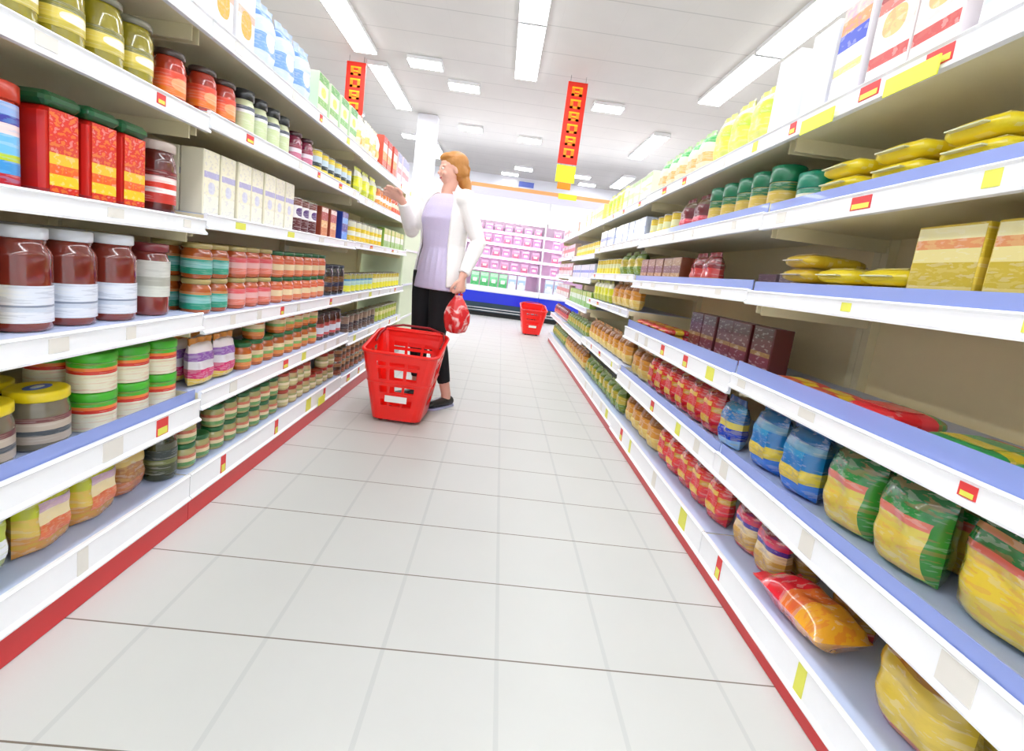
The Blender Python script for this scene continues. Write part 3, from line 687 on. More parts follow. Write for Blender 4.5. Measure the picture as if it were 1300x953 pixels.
# left row, top shelf
run(L, 0, .95, 1.44, 'wredpack', 'white flour packet with red stripes')
run(L, 0, 1.49, 1.75, 'worange', 'white packet with orange oval')
run(L, 0, 1.77, 2.26, 'bluewhite', 'pale blue soft packet')
run(L, 0, 2.28, 2.88, 'greenwhite', 'green and cream tea box')
run(L, 0, 2.94, 3.42, 'creambag', 'cream rice bag')
run(L, 0, 3.44, 3.90, 'redorbox', 'red and orange biscuit box')
run(L, 0, 3.92, 4.40, 'pinkbox', 'pale pink cereal box')
# second
run(L, 1, .72, 1.32, 'pickle', 'golden pickle jar', deep=2)
run(L, 1, 1.34, 1.44, 'redjar', 'orange-labelled red sauce jar', deep=2)
run(L, 1, 1.49, 1.68, 'redjar', 'orange-labelled red sauce jar', deep=2)
run(L, 1, 1.70, 2.08, 'stripejar', 'black-lidded pale spread jar', deep=2)
run(L, 1, 2.10, 2.32, 'plum', 'plum-coloured jam jar', deep=2)
run(L, 1, 2.34, 2.88, 'yeltin', 'yellow and black tin')
run(L, 1, 2.94, 3.42, 'ylime', 'lime yellow snack packet')
run(L, 1, 3.44, 3.88, 'orjar', 'orange sauce jar')
run(L, 1, 3.90, 4.40, 'redorj', 'red-orange paste jar')
# third
run(L, 2, .66, .98, 'bluetub', 'blue striped drink tub with red lid', gap=.003)
run(L, 2, .985, 1.26, 'redbig', 'red tub with green lid', back=.02, gap=.002)
run(L, 2, 1.27, 1.45, 'brjar', 'dark coffee jar with red label')
run(L, 2, 1.49, 2.12, 'creamcart', 'cream milk carton', deep=2)
run(L, 2, 2.14, 2.40, 'brwhite', 'brown and white cocoa tin', deep=2)
run(L, 2, 2.42, 2.66, 'orbrown', 'orange-brown cocoa box')
run(L, 2, 2.68, 2.88, 'bluepack', 'blue sugar box')
run(L, 2, 2.94, 3.66, 'yelwhite', 'yellow and white tin')
run(L, 2, 3.68, 4.40, 'greenwh2', 'green and white packet')
# fourth
run(L, 3, .60, .93, 'passy', 'brown passata jar with yellow label')
run(L, 3, .935, 1.27, 'passw', 'brown passata jar with white label', deep=2)
run(L, 3, 1.29, 1.40, 'passr', 'red-lidded sauce jar with grey label', deep=2)
run(L, 3, 1.49, 1.68, 'tealjar', 'gold-lidded curry jar with teal label', deep=2, stack=2)
run(L, 3, 1.70, 1.98, 'pinkjar', 'gold-lidded curry jar with pink label', deep=2, stack=2)
run(L, 3, 2.00, 2.58, 'greenlidjar', 'green-lidded orange relish jar', deep=1, stack=2)
run(L, 3, 2.60, 2.88, 'navyjar', 'dark olive jar with navy lid')
run(L, 3, 2.94, 3.50, 'ybtin', 'yellow and blue can')
run(L, 3, 3.52, 4.40, 'yctin', 'yellow and cream can')
# fifth
run(L, 4, .60, 1.11, 'ylidjar', 'large gherkin jar with yellow lid', deep=2, back=.05)
run(L, 4, 1.12, 1.44, 'greentop', 'cream noodle pot with green lid', deep=2, back=.04, stack=2)
run(L, 4, 1.49, 1.74, 'magpouch', 'magenta and white soup pouch', deep=2)
run(L, 4, 1.76, 2.50, 'greenorjar', 'green-lidded orange pasta sauce jar', deep=1, stack=2, miss=.3)
run(L, 4, 2.52, 2.88, 'brwjar', 'dark brown sauce jar')
run(L, 4, 2.94, 3.66, 'greycan', 'grey-brown can')
run(L, 4, 3.68, 4.40, 'ygcan', 'yellow-green can')
# bottom
run(L, 5, .42, .98, 'clearbag', 'shiny clear salad bag', deep=2, back=.045)
run(L, 5, .982, 1.256, 'pastabag', 'yellow pasta bag', deep=2, back=.04)
run(L, 5, 1.260, 1.384, 'brownbag', 'brown nut bag', deep=2, back=.06)
run(L, 5, 1.387, 1.478, 'darkjar', 'dark green olive jar', deep=2)
run(L, 5, 1.48, 2.16, 'herbcan', 'small green-lidded jar', deep=1, stack=2, miss=.2)
run(L, 5, 2.18, 2.88, 'cranjar', 'small red-lidded cream jar', deep=1, stack=2, miss=.2)
run(L, 5, 2.94, 4.40, 'browncan', 'brown and orange can', stack=2)
# right row, top
run(Rr, 0, .50, .95, 'wblue', 'white sugar bag with blue band')
run(Rr, 0, .97, 1.22, 'wred', 'white and red sugar bag')
run(Rr, 0, 1.23, 1.35, 'orblue', 'flour bag with orange and blue')
run(Rr, 0, 1.36, 1.48, 'wlav', 'plain white flour bag')
run(Rr, 0, 1.52, 1.66, 'wlav', 'plain white flour bag')
run(Rr, 0, 1.68, 2.12, 'ygreen', 'lime yellow baking packet')
run(Rr, 0, 2.14, 2.82, 'gror', 'orange and green baking packet')
run(Rr, 0, 2.88, 3.55, 'palegreen', 'pale green baking box')
run(Rr, 0, 3.57, 4.17, 'ygreen', 'lime yellow baking packet')
run(Rr, 0, 4.23, 5.50, 'yellbox', 'yellow box')
run(Rr, 0, 5.60, 6.85, 'redwbox', 'red and white box')
# second
run(Rr, 1, .84, 1.385, 'yelflat', 'yellow noodle pack lying flat', back=.05, stack=3)
run(Rr, 1, 1.39, 1.49, 'tealcap', 'teal-capped cheese tub', back=.06, deep=2)
run(Rr, 1, 1.52, 2.06, 'greencap', 'green-capped cheese tub', back=.04, deep=2)
run(Rr, 1, 2.08, 2.36, 'reddark', 'dark red tomato packet')
run(Rr, 1, 2.38, 2.82, 'goldcan', 'yellow sweetcorn can')
run(Rr, 1, 2.88, 4.17, 'bwbox', 'blue and white box')
run(Rr, 1, 4.23, 5.50, 'goldcan', 'yellow sweetcorn can')
run(Rr, 1, 5.60, 6.85, 'redwbox', 'red and white box')
# third
run(Rr, 2, .52, .99, 'spag', 'tall yellow spaghetti pack', back=.06)
run(Rr, 2, 1.01, 1.32, 'yelflat', 'yellow noodle pack lying flat', back=.06, stack=2)
run(Rr, 2, 1.33, 1.485, 'yelflat2', 'golden noodle pack lying flat', back=.06, stack=3)
run(Rr, 2, 1.56, 1.84, 'mauve', 'low mauve stock box', back=.20)
run(Rr, 2, 1.92, 2.18, 'redbag2', 'small red pasta bag', back=.05)
run(Rr, 2, 2.20, 2.82, 'darkgold', 'dark gold box')
run(Rr, 2, 2.88, 3.40, 'ygbase', 'olive green bag')
run(Rr, 2, 3.42, 4.17, 'goldcan', 'yellow sweetcorn can')
run(Rr, 2, 4.23, 5.50, 'bwbox', 'blue and white box')
run(Rr, 2, 5.60, 6.85, 'redwbox', 'red and white box')
# fourth
run(Rr, 3, .42, .90, 'lowgreen', 'green rice pack lying flat', back=.06)
run(Rr, 3, .93, 1.10, 'lowred', 'red lentil pack lying flat', back=.05)
run(Rr, 3, 1.14, 1.42, 'lowyr', 'red and yellow sachet', back=.05)
run(Rr, 3, 1.54, 2.24, 'maroon', 'maroon crispbread box', back=.14, stack=1)
run(Rr, 3, 2.27, 2.82, 'lowyr', 'red and yellow sachet', back=.04, stack=2)
run(Rr, 3, 2.88, 3.50, 'ybbase', 'amber bag')
run(Rr, 3, 3.52, 4.17, 'ylime', 'lime yellow snack packet')
run(Rr, 3, 4.23, 5.50, 'greenwh2', 'green and white packet')
run(Rr, 3, 5.60, 6.85, 'redwbox', 'red and white box')
# fifth
run(Rr, 4, .38, .80, 'bigpasta', 'large green-topped pasta bag', back=.09, deep=2, gap=.008)
run(Rr, 4, .81, 1.13, 'midpasta', 'yellow pasta bag with green top', back=.07, deep=2)
run(Rr, 4, 1.14, 1.48, 'blueyel', 'blue and yellow pasta bag', back=.06, deep=2)
run(Rr, 4, 1.53, 1.66, 'bluebag', 'bright blue rice bag', back=.05)
run(Rr, 4, 1.68, 2.50, 'redbag', 'red pasta bag', back=.05)
run(Rr, 4, 2.52, 2.82, 'ybbase', 'amber bag', back=.05)
run(Rr, 4, 2.88, 4.17, 'ybbase', 'amber bag', back=.04)
run(Rr, 4, 4.23, 5.50, 'ygbase', 'olive green bag', back=.04)
run(Rr, 4, 5.60, 6.85, 'redbag2', 'small red pasta bag', back=.04)
# bottom
run(Rr, 5, .34, .93, 'yelbase', 'large yellow noodle bag', back=.06, deep=2, gap=.008)
run(Rr, 5, .96, 1.22, 'goldbag', 'gold and navy noodle bag', back=.185)
run(Rr, 5, 1.225, 1.49, 'goldbag2', 'short gold and purple noodle bag', back=.07, deep=2)
run(Rr, 5, 1.53, 2.22, 'redbag', 'red pasta bag', back=.05)
run(Rr, 5, 2.24, 2.82, 'ybbase', 'amber bag', back=.05)
run(Rr, 5, 2.88, 4.17, 'ygbase', 'olive green bag', back=.04)
run(Rr, 5, 4.23, 5.50, 'ybbase', 'amber bag', back=.04)
run(Rr, 5, 5.60, 6.85, 'ygbase', 'olive green bag', back=.04)
put('orbag', .912, .955, .190, 0, 'shiny red and orange crisp bag lying at front edge of bottom right shelf', None, True, tilt=(-PI/2, 0, math.radians(3)))

# ---------------------------------------------------------------- refrigerated cases at the back
M_fw = mat('case_white', (236, 238, 242), .35, .2)
M_pinkback = mat('case_back', (240, 214, 234), .5)
M_fblue = mat('case_blue', (6, 40, 206), .3, .3)
M_fdark = mat('case_dark', (34, 62, 76), .4)
M_tubew = mat('case_lamp', (255, 255, 255), .5, emit=(255, 250, 250), es=5)
YF = 9.35
M_uplight = mat('added_uplight_glow', (255, 255, 255), .5, emit=(240, 244, 255), es=6)  # glow of an added uplight, no real fitting of the cases
M_tubep = mat('case_tube', (255, 240, 250), .5, emit=(255, 206, 238), es=7)
def fridge(x0, label):
    W = 1.6
    t = thing('refrigerated_case', label, 'refrigerated case', (x0, YF, 0), 0, 'refrigerated cases along the back')
    MB(mat('case_black', (16, 18, 20), .5)).box(.002, W-.002, .05, .9, .002, .08).build('plinth', t)
    MB(M_fdark).box(.002, W-.002, .02, .9, .08, .27).build('lower_panel', t)
    MB(M_fblue).box(.002, W-.002, .0, .9, .27, .485).build('blue_panel', t)
    MB(M_fw).box(.002, W-.002, -.01, .10, .485, .60, .02).build('front_lip', t)
    for z in (.115, .165): MB(M_steel).tube([(.01, -.03, z), (W-.01, -.03, z)], .012, 8).build('bumper_rail', t)
    br = MB(M_steel)
    for x in (.2, W-.2): br.box(x-.01, x+.01, -.03, .03, .11, .17)
    br.build('rail_bracket', t)
    MB(M_pinkback).box(.002, W-.002, .82, .9, .485, 2.2).build('back_wall', t)
    MB(M_fw).box(.10, W-.10, .10, .82, .55, .585).build('well_floor', t)
    for z, d in ((.93, .30), (1.20, .40), (1.47, .44), (1.72, .5)):
        sh = MB(M_fw).box(.012, W-.012, d, .82, z, z+.018).build('shelf', t)
        MB(M_white).box(.012, W-.012, d-.008, d, z-.018, z+.026).build('price_rail', sh)
        MB(M_tubep).tube([(.03, d+.03, z-.014), (W-.03, d+.03, z-.014)], .009, 8).build('lamp_tube', sh)
    for x in (.002, W-.014):
        e = MB(M_fw); bb = len(e.v)
        pf = [(.0, .55), (.02, .75), (.30, .95), (.42, 1.5), (.45, 1.9), (.20, 2.0), (.9, 2.2), (.9, .5)]
        pf = [(.0, .5), (.02, .66), (.28, .95), (.42, 1.5), (.44, 2.0), (.9, 2.0), (.9, .5)]
        for xx in (x, x+.012): e.v += [(xx, a, b_) for a, b_ in pf]
        n = len(pf)
        e.face(range(n)[::-1]); e.face([n+k for k in range(n)])
        for k in range(n): e.face([k, (k+1) % n, n+(k+1) % n, n+k])
        e.build('side_panel', t)
    MB(M_fw).box(.002, W-.002, .10, .9, 2.18, 2.36, .01).build('header', t)
    MB(M_uplight).box(.06, W-.06, .40, .62, 2.361, 2.40, .008).build('added_uplight', t)  # added strip shining up at the far wall and ceiling
    MB(M_tubew).box(.02, W-.02, .08, .16, 1.90, 2.18, .01).build('lit_canopy', t)
    MB(M_fw).box(.002, W-.002, .16, .9, 2.00, 2.18).build('canopy', t)
for k, x in enumerate((-2.4, -.8, .8, 2.4)):
    fridge(x, 'white refrigerated case with blue base, ' + ['left behind the shopper and white pillar', 'in view right behind the shopper',
           'behind the far red basket and right shelving', 'farthest right, mostly hidden behind the right shelving'][k])
ob = thing('header_sign', 'long orange and yellow sign board above the refrigerated cases', 'sign', (0.2, YF+.062, 2.362))
MB(mat('sign_orange', (250, 176, 110), .5)).box(-1.0, 2.4, 0, .03, .14, .21).build('orange_strip', ob)
MB(mat('sign_lilac', (222, 220, 236), .5)).box(-1.0, 2.4, 0, .03, .0, .14).build('board', ob)
MB(mat('sign_lime', (236, 240, 60), .5)).box(.72, 1.08, -.008, 0, .11, .215).build('yellow_panel', ob)
# meat and salad packs
PK = {}
def tray(key, film, base, wq, hq, dq=.09):
    a = MB(g(base)); a.box(-wq/2, wq/2, -dq/2, dq/2, 0, hq, .008)
    a.use(film).box(-wq/2+.01, wq/2-.01, -dq/2-.0015, -dq/2, .01, hq-.01)
    a.use(g(WHITE)).box(-wq/4, wq/4, -dq/2-.003, -dq/2-.0015, hq*.3, hq*.55)
    PK[key] = a.mesh(key)
tray('meat_pack', P2('f_meat', [(0, (214, 96, 140)), (.5, (232, 150, 190)), (.8, (236, 190, 220))]), (228, 170, 206), .15, .15)
tray('ham_pack', P2('f_ham', [(0, (222, 150, 206)), (.5, (206, 120, 180)), (.8, (240, 214, 236))]), (224, 190, 226), .15, .15)
tray('salad_pack', P2('f_sal', [(0, (60, 176, 96)), (.4, (120, 210, 150)), (.75, (196, 232, 206))]), (130, 206, 150), .17, .17)
tray('yogurt_pack', P2('f_yog', [(0, (226, 232, 240)), (.4, (170, 200, 226)), (.75, (236, 238, 244))]), (206, 220, 236), .17, .17)
for si, (z, d) in enumerate(((.948, .30), (1.218, .40), (1.488, .44), (1.738, .5))):
    c = 0
    for k in range(13):
        x = -.98+k*.205
        if min(abs(x-q) for q in (-.8, .8)) < .092: continue
        nm = 'meat_pack' if (k+si) % 2 else 'ham_pack'
        o = bpy.data.objects.new(nm, PK[nm]); COL.objects.link(o); o.location = (x, YF+d+.06, z+.0005)
        o.scale = (1, 1, 1.15 if si < 3 else .9)
        tag(o, 'pink %s pack, %s from the left on %s level of the lit case' % ('meat' if nm[0] == 'm' else 'ham', 'first' if c == 0 else nth(c), ['lowest', 'second', 'third', 'top'][si]),
            'food pack', 'pink packs in the lit refrigerated case'); c += 1
for k in range(12):
    x = -.9+k*.19+(.02 if k < 1 else 0)
    if min(abs(x-q) for q in (-.8, .8)) < .19: continue
    nm = 'salad_pack' if x < .2 else 'yogurt_pack'
    o = bpy.data.objects.new(nm, PK[nm]); COL.objects.link(o); o.location = (x, YF+.24, .586); o.scale = (1, 1, 1.7)
    tag(o, ('green salad pack' if nm[0] == 's' else 'pale blue yogurt pack')+' standing in the well of the back case, %s along' % nth(k).replace('nearest', 'first'),
        'food pack', 'packs in the well of the refrigerated case')
# small sign high on the back wall
sg_ = thing('wall_sign', 'small white and blue sign high on the back wall', 'sign', (.12, Y1-.001, 3.25))
MB(g((250, 250, 252))).box(-.42, .05, -.03, 0, 0, .28).build('white_panel', sg_)
MB(g((110, 130, 220))).box(.06, .48, -.03, 0, .08, .22).build('blue_panel', sg_)

# ---------------------------------------------------------------- hanging signs
M_sred = mat('sign_red', (240, 44, 18), .5)
M_sor = mat('sign_letter_orange', (255, 140, 0), .5)
M_syel = mat('sign_letter_yellow', (255, 190, 0), .5)
M_slime = mat('sign_lime2', (226, 234, 40), .5)
def hang_sign(x, y, label):
    t = thing('hanging_sign', label, 'sign', (x, y, 2.13), 0, 'red hanging signs')
    W = .26
    MB(M_sred).box(-W/2, W/2, -.012, .012, .33, 1.36, .004).build('red_board', t)
    for k in range(6):                     # a column of unreadable orange characters
        z = .41+k*.155; m = MB(M_sor)
        m.box(-.07, .07, -.0145, -.012, z, z+.030)
        m.box(-.07, -.03, -.0145, -.012, z, z+.11)
        m.box(.03, .07, -.0145, -.012, z+.0, z+.11)
        m.use(M_syel).box(-.07, .07, -.0150, -.0122, z+.095, z+.115)
        if k % 2: m.box(-.03, .03, -.0145, -.012, z+.045, z+.065)
        m.build('lettering', t)
    MB(M_slime).box(-W/2, W/2, -.010, .010, .09, .31, .003).build('yellow_board', t)
    MB(M_sor).box(-.09, .09, -.009, .009, .0, .085, .003).build('orange_tab', t)
    for s in (-1, 1):
        MB(M_dark).tube([(s*.10, 0, 1.355), (s*.10, 0, CEIL-2.13-.001)], .0018, 6).build('wire', t)
        MB(M_dark).tube([(s*.08, 0, .305), (s*.08, 0, .335)], .002, 6).build('link', t)
        MB(M_dark).tube([(s*.05, 0, .08), (s*.05, 0, .095)], .002, 6).build('link', t)
hang_sign(.69, 6.5, 'tall red hanging sign with orange characters, right of the ceiling strip')
hang_sign(-2.32, 6.9, 'tall red hanging sign partly hidden behind packets on left shelving')

# ---------------------------------------------------------------- red roller basket
M_bask = mat('basket_red', (252, 26, 18), .3, .4)
M_bask2 = mat('basket_dark', (150, 24, 30), .4)
def basket(label, loc, rz):
    t = thing('shopping_basket', label, 'shopping basket', loc, rz, 'red shopping baskets')
    def ring(z):
        k = z/.40
        wx = .135+(.205-.135)*k; fy = -.135-.035*k; by = .125+.045*k; r = .045
        pts = []
        def seg(a, b, n): return [(a[0]+(b[0]-a[0])*i/n, a[1]+(b[1]-a[1])*i/n) for i in range(n)]
        def arc(cx, cy, a0, n=4): return [(cx+r*math.cos(math.radians(a0+90*i/n)), cy+r*math.sin(math.radians(a0+90*i/n))) for i in range(n)]
        pts += seg((-wx+r, fy), (wx-r, fy), 18); pts += arc(wx-r, fy+r, -90)
        pts += seg((wx, fy+r), (wx, by-r), 14); pts += arc(wx-r, by-r, 0)
        pts += seg((wx-r, by), (-wx+r, by), 18); pts += arc(-wx+r, by-r, 90)
        pts += seg((-wx, by-r), (-wx, fy+r), 14); pts += arc(-wx+r, fy+r, 180)
        out = []
        for x, y in pts:
            rise = 1+.22*max(0, (y-fy)/(by-fy))*k
            out.append((x, y, .02+z*rise*.93))
        return out
    zs = [0, .02, .045, .075, .085, .115, .125, .165, .195, .205, .235, .245, .275, .31, .325, .35, .375, .40]
    slot_rows = {2, 4, 6, 8, 10, 12, 14}
    slot_rows = {4: 1, 5: 1, 7: 1, 8: 1, 11: 1, 12: 1, 14: 1}
    R = [ring(z) for z in zs]; n = len(R[0])
    wl = MB(M_bask)
    for r in R: wl.v += r
    for i in range(len(zs)-1):
        for j in range(n):
            seg_j = None
            if j < 18: seg_j = j
            elif 22 <= j < 36: seg_j = j-22
            elif 40 <= j < 58: seg_j = j-40
            elif 62 <= j < 76: seg_j = j-62
            if i in slot_rows and seg_j is not None:
                wide = 18 if (j < 18 or 40 <= j < 58) else 14
                if seg_j not in (0, 1, wide-1, wide-2) and seg_j % 6 != 5: continue
            wl.face([i*n+j, i*n+(j+1) % n, (i+1)*n+(j+1) % n, (i+1)*n+j], None, False)
    wl.face([j for j in range(n)][::-1])
    o = wl.build('basket_body', t)
    so = o.modifiers.new('thickness', 'SOLIDIFY'); so.thickness = .004; so.offset = 0
    rim = MB(M_bask); rp = ring(.40); rm = [Vector(q) for q in rp]+[Vector(rp[0])]
    rim.tube(rm, [(.011, .009)]*len(rm), 8, caps=False); rim.build('rim', t)
    mid = MB(M_bask); rp = [Vector(q) for q in ring(.225)]; mid.tube(rp+[rp[0]], [(.006, .005)]*(len(rp)+1), 6, caps=False); mid.build('rib_band', t)
    # tall back board with the folded handle
    bk = MB(M_bask)
    bk.box(-.155, .155, .165, .180, .38, .49, .006); bk.build('back_board', t)
    hd = MB(M_bask2); hd.tube([(-.185, .02, .42), (-.19, .10, .45), (-.17, .17, .485), (-.08, .19, .505), (.08, .19, .505), (.17, .17, .485), (.19, .10, .45), (.185, .02, .42)], .007, 8)
    hd.build('handle', t)
    lb = MB(g(WHITE)); lb.box(-.06, .06, -.150-.0085, -.150-.0055, .125, .160); lb.xf(Matrix.Translation((0, 0, 0))); lb.build('white_label', t)
    for sx_ in (-1, 1):
        wm = MB(M_dark); wm.tube([(sx_*.09-.012, .08, .016), (sx_*.09+.012, .08, .016)], .016, 14); wm.build('wheel', t)
        fm = MB(M_dark); fm.lathe([(.012, 0), (.014, .004), (.012, .022)], 10, cx=sx_*.09, cy=-.09); fm.build('foot', t)
    return t
bk1 = basket('red plastic shopping basket on the floor in front of the shopper', (-.500, 2.735, .001), math.radians(-3))
bk1.scale = (1.05, 1.0, 1.05)
bk2 = copy_tree(bk1); bk2.location = (.575, 7.38, .001); bk2.rotation_euler = (0, 0, math.radians(4)); bk2.scale = (1.0, 1.0, 1.0)
bk2['label'] = 'small red shopping basket far down the aisle beside right shelving'

# ---------------------------------------------------------------- shopper
PX, PY = -.40, 3.08
person = thing('person', 'woman in lavender top and white cardigan reaching to the left shelves', 'person', (PX, PY, 0))
FW = Vector((-.64, -.77, 0)).normalized(); LF = Vector((FW.y*-1, FW.x, 0)); LF = Vector((.77, -.64, 0)).normalized()
HF = Vector((-.90, -.43, 0)).normalized(); HL = Vector((.43, -.90, 0)).normalized()
def Q(f, l, z): return FW*f+LF*l+Vector((0, 0, z))
HS = .90
def HQ(f, l, z):
    dz = (z-1.46)*HS; df = f*HS; c_, s_ = math.cos(.16), math.sin(.16)      # the head bows a little
    return Vector((.025, .0, 0))+FW*.02+HF*(df*c_+dz*s_-.012)+HL*l*HS+Vector((0, 0, 1.458+dz*c_-df*s_))
def wv(x, y, z): return Vector((x, y, z))
UPF = tuple(FW)
def torso(mb, secs, n=24, a0=0, a1=360, inner=None):
    """stack of ellipses; secs = (f, z, half width across, half depth)"""
    full = (a1-a0) >= 360; k = n if full else n+1
    def shell(sc):
        b = len(mb.v)
        for f, z, wx, dy in secs:
            for j in range(k):
                a = math.radians(a0+(a1-a0)*j/n)
                mb.v.append(tuple(Q(f+math.cos(a)*(dy+sc), math.sin(a)*(wx+sc), z)))
        return b
    b = shell(0); m = len(secs)
    for i in range(m-1):
        for j in range(n):
            j2 = (j+1) % k
            mb.face([b+i*k+j, b+i*k+j2, b+(i+1)*k+j2, b+(i+1)*k+j], None, True)
    if full:
        mb.face([b+j for j in range(k)][::-1]); mb.face([b+(m-1)*k+j for j in range(k)])
    elif inner:
        c = shell(-inner)
        for i in range(m-1):
            for j in range(n):
                mb.face([c+(i+1)*k+j, c+(i+1)*k+j+1, c+i*k+j+1, c+i*k+j], None, True)
            for j in (0, n): mb.face([b+i*k+j, b+(i+1)*k+j, c+(i+1)*k+j, c+i*k+j])
        for j in range(n):
            mb.face([b+j, b+j+1, c+j+1, c+j]); t2 = (m-1)*k
            mb.face([b+t2+j, b+t2+j+1, c+t2+j+1, c+t2+j])
    return mb
SH_R, EL_R, WR_R = Q(.01, -.165, 1.345), Q(.06, -.25, 1.135), Q(.205, -.185, 1.30)
SH_L, EL_L, WR_L = Q(.0, .165, 1.345), Q(-.07, .245, 1.10), Q(.06, .265, .875)
def along(a, b, k): return a+(b-a)*k
body = MB()
TS = [(.0, .80, .155, .10), (.0, .88, .168, .115), (.0, .96, .15, .105), (.0, 1.06, .125, .092), (.005, 1.16, .138, .10), (.01, 1.25, .150, .105), (.0, 1.33, .145, .085), (-.005, 1.375, .09, .06)]
torso(body, TS)
body.tube([Q(-.005, 0, 1.34), Q(.005, 0, 1.40), HQ(.0, 0, 1.48)], [(.050, .048), (.041, .043), (.042, .044)], 14, up=UPF)
def arm(mb, s, e, w_, g0=0.0):
    mb.tube([s, along(s, e, .35), along(s, e, .85), e, along(e, w_, .25), along(e, w_, .7), w_],
            [(.050+g0, .050+g0), (.043+g0, .045+g0), (.036+g0, .038+g0), (.036+g0, .037+g0), (.035+g0, .036+g0), (.027+g0, .029+g0), (.022+g0, .025+g0)], 14, up=UPF)
    mb.ell(s, (.055+g0, .055+g0, .055+g0)); mb.ell(e, (.036+g0, .036+g0, .036+g0))
arm(body, SH_R, EL_R, WR_R); arm(body, SH_L, EL_L, WR_L)
def hand(mb, wr, dirn, palmn, side, curls, spread=.12):
    """palm and five separate fingers; dirn along the hand, palmn out of the palm, side towards the thumb"""
    d = dirn.normalized(); pn = palmn.normalized(); sd = side.normalized()
    mb.tube([wr-d*.015, wr+d*.02, wr+d*.055, wr+d*.085], [(.022, .020), (.030, .016), (.038, .014), (.036, .011)], 12, up=tuple(pn))
    lens = [.068, .076, .070, .055]; offs = [.031, .0105, -.0105, -.030]
    for i in range(4):
        p0 = wr+d*.078+sd*offs[i]; dd = (d+sd*spread*offs[i]*8).normalized(); pts = [p0-d*.02, p0]; ang = 0
        for k, fr in enumerate((.45, .32, .23)):
            ang += curls[k]
            v = dd*math.cos(ang)+pn*math.sin(ang); pts.append(pts[-1]+v*lens[i]*fr)
        mb.tube(pts, [.009, .0092, .0085, .0078, .0062], 8, up=tuple(sd))
        mb.ell(pts[-1], (.0063,)*3, 8, 6)
    b0 = wr+d*.022+sd*.022
    pts = [b0, b0+sd*.022+d*.018+pn*.008, b0+sd*.034+d*.045+pn*.02, b0+sd*.030+d*.066+pn*.030]
    mb.tube(pts, [.013, .012, .0095, .007], 8, up=tuple(pn)); mb.ell(pts[-1], (.0072,)*3, 8, 6)
Z = Vector((0, 0, 1))
hand(body, WR_R, Vector((-.80, -.25, .45)), FW*.3+LF*.5-Z*.6, Z*.6+LF*.5, (.25, .35, .3))
dl = Vector((.02, -.02, -1)).normalized()
hand(body, WR_L, dl, LF*-.9+FW*.2, FW, (.9, 1.25, .9), .02)
# legs
HR, KR, AR = wv(-.085, .05, .84), wv(-.10, .06, .47), wv(-.09, .09, .085)
HLg, KL, AL = wv(.045, -.05, .84), wv(.025, -.03, .47), wv(.130, -.03, .085)
def leg(mb, h, k, a, g0=0.0, end=1.0):
    a2 = along(k, a, end)
    mb.tube([h+Vector((0, 0, .04)), along(h, k, .3), along(h, k, .85), k, along(k, a, .3), along(k, a, .7), a2],
            [(.085+g0, .088+g0), (.076+g0, .08+g0), (.054+g0, .056+g0), (.051+g0, .053+g0), (.051+g0, .053+g0), (.036+g0, .038+g0), (.031+g0, .033+g0)], 16, up=UPF)
leg(body, HR, KR, AR); leg(body, HLg, KL, AL)
fdir_r = Vector((-.75, -.66, 0)).normalized(); fdir_l = Vector((-.62, -.78, 0)).normalized()
for a, fd in ((AR, fdir_r), (AL, fdir_l)):
    body.tube([a+Vector((0, 0, .01)), a-Vector((0, 0, .04))], [(.031, .033), (.033, .036)], 12, up=UPF)
    b0 = Vector((a.x, a.y, .035))
    body.tube([b0-fd*.05, b0, b0+fd*.07, b0+fd*.14, b0+fd*.165], [(.024, .022), (.032, .028), (.036, .024), (.036, .017), (.02, .012)], 12)
# head: skull, jaw, nose, brow, lips, ears
HFt = (HF*math.cos(.16)-Z*math.sin(.16)); HZt = (Z*math.cos(.16)+HF*math.sin(.16))
rotH = Matrix((HFt, HL, HZt)).transposed()
def HE(f, l, z, rf, rl, rz_): body.ell(HQ(f, l, z), (rf*HS, rl*HS, rz_*HS), 20, 14, rot=rotH)
HE(-.012, 0, 1.570, .092, .073, .082); HE(.022, 0, 1.530, .066, .060, .085)
HE(.048, 0, 1.478, .034, .040, .030); HE(.030, .0, 1.495, .052, .052, .036)
HE(.084, 0, 1.532, .014, .011, .024); HE(.098, 0, 1.519, .012, .013, .010)
HE(.070, .030, 1.562, .014, .024, .008); HE(.070, -.030, 1.562, .014, .024, .008)
HE(.080, 0, 1.492, .010, .022, .0065); HE(.080, 0, 1.481, .010, .019, .0065)
HE(.072, .034, 1.512, .014, .018, .016); HE(.072, -.034, 1.512, .014, .018, .016)
for s in (-1, 1): HE(-.005, s*.070, 1.532, .017, .008, .028)
M_skin = mat('skin', (232, 176, 156), .5, bump=.1, bscale=200)
fuse(body, 'body', .0055, M_skin, person, 2)
for s in (-1, 1):
    e = MB(mat('eye_white', (240, 236, 232), .2, .6)); e.ell(HQ(.0765, s*.029, 1.546), (.0095,)*3, 12, 8)
    e.use(mat('iris', (70, 60, 50), .2, .6)).ell(HQ(.0845, s*.029, 1.546), (.0040,)*3, 8, 6); e.build('eye', person)
# lips as a child
lp = MB(mat('lips', (196, 96, 96), .4)); lp.ell(HQ(.0865, 0, 1.487), (.0055, .018, .0065), 12, 8, rot=rotH); lp.build('lips', person)
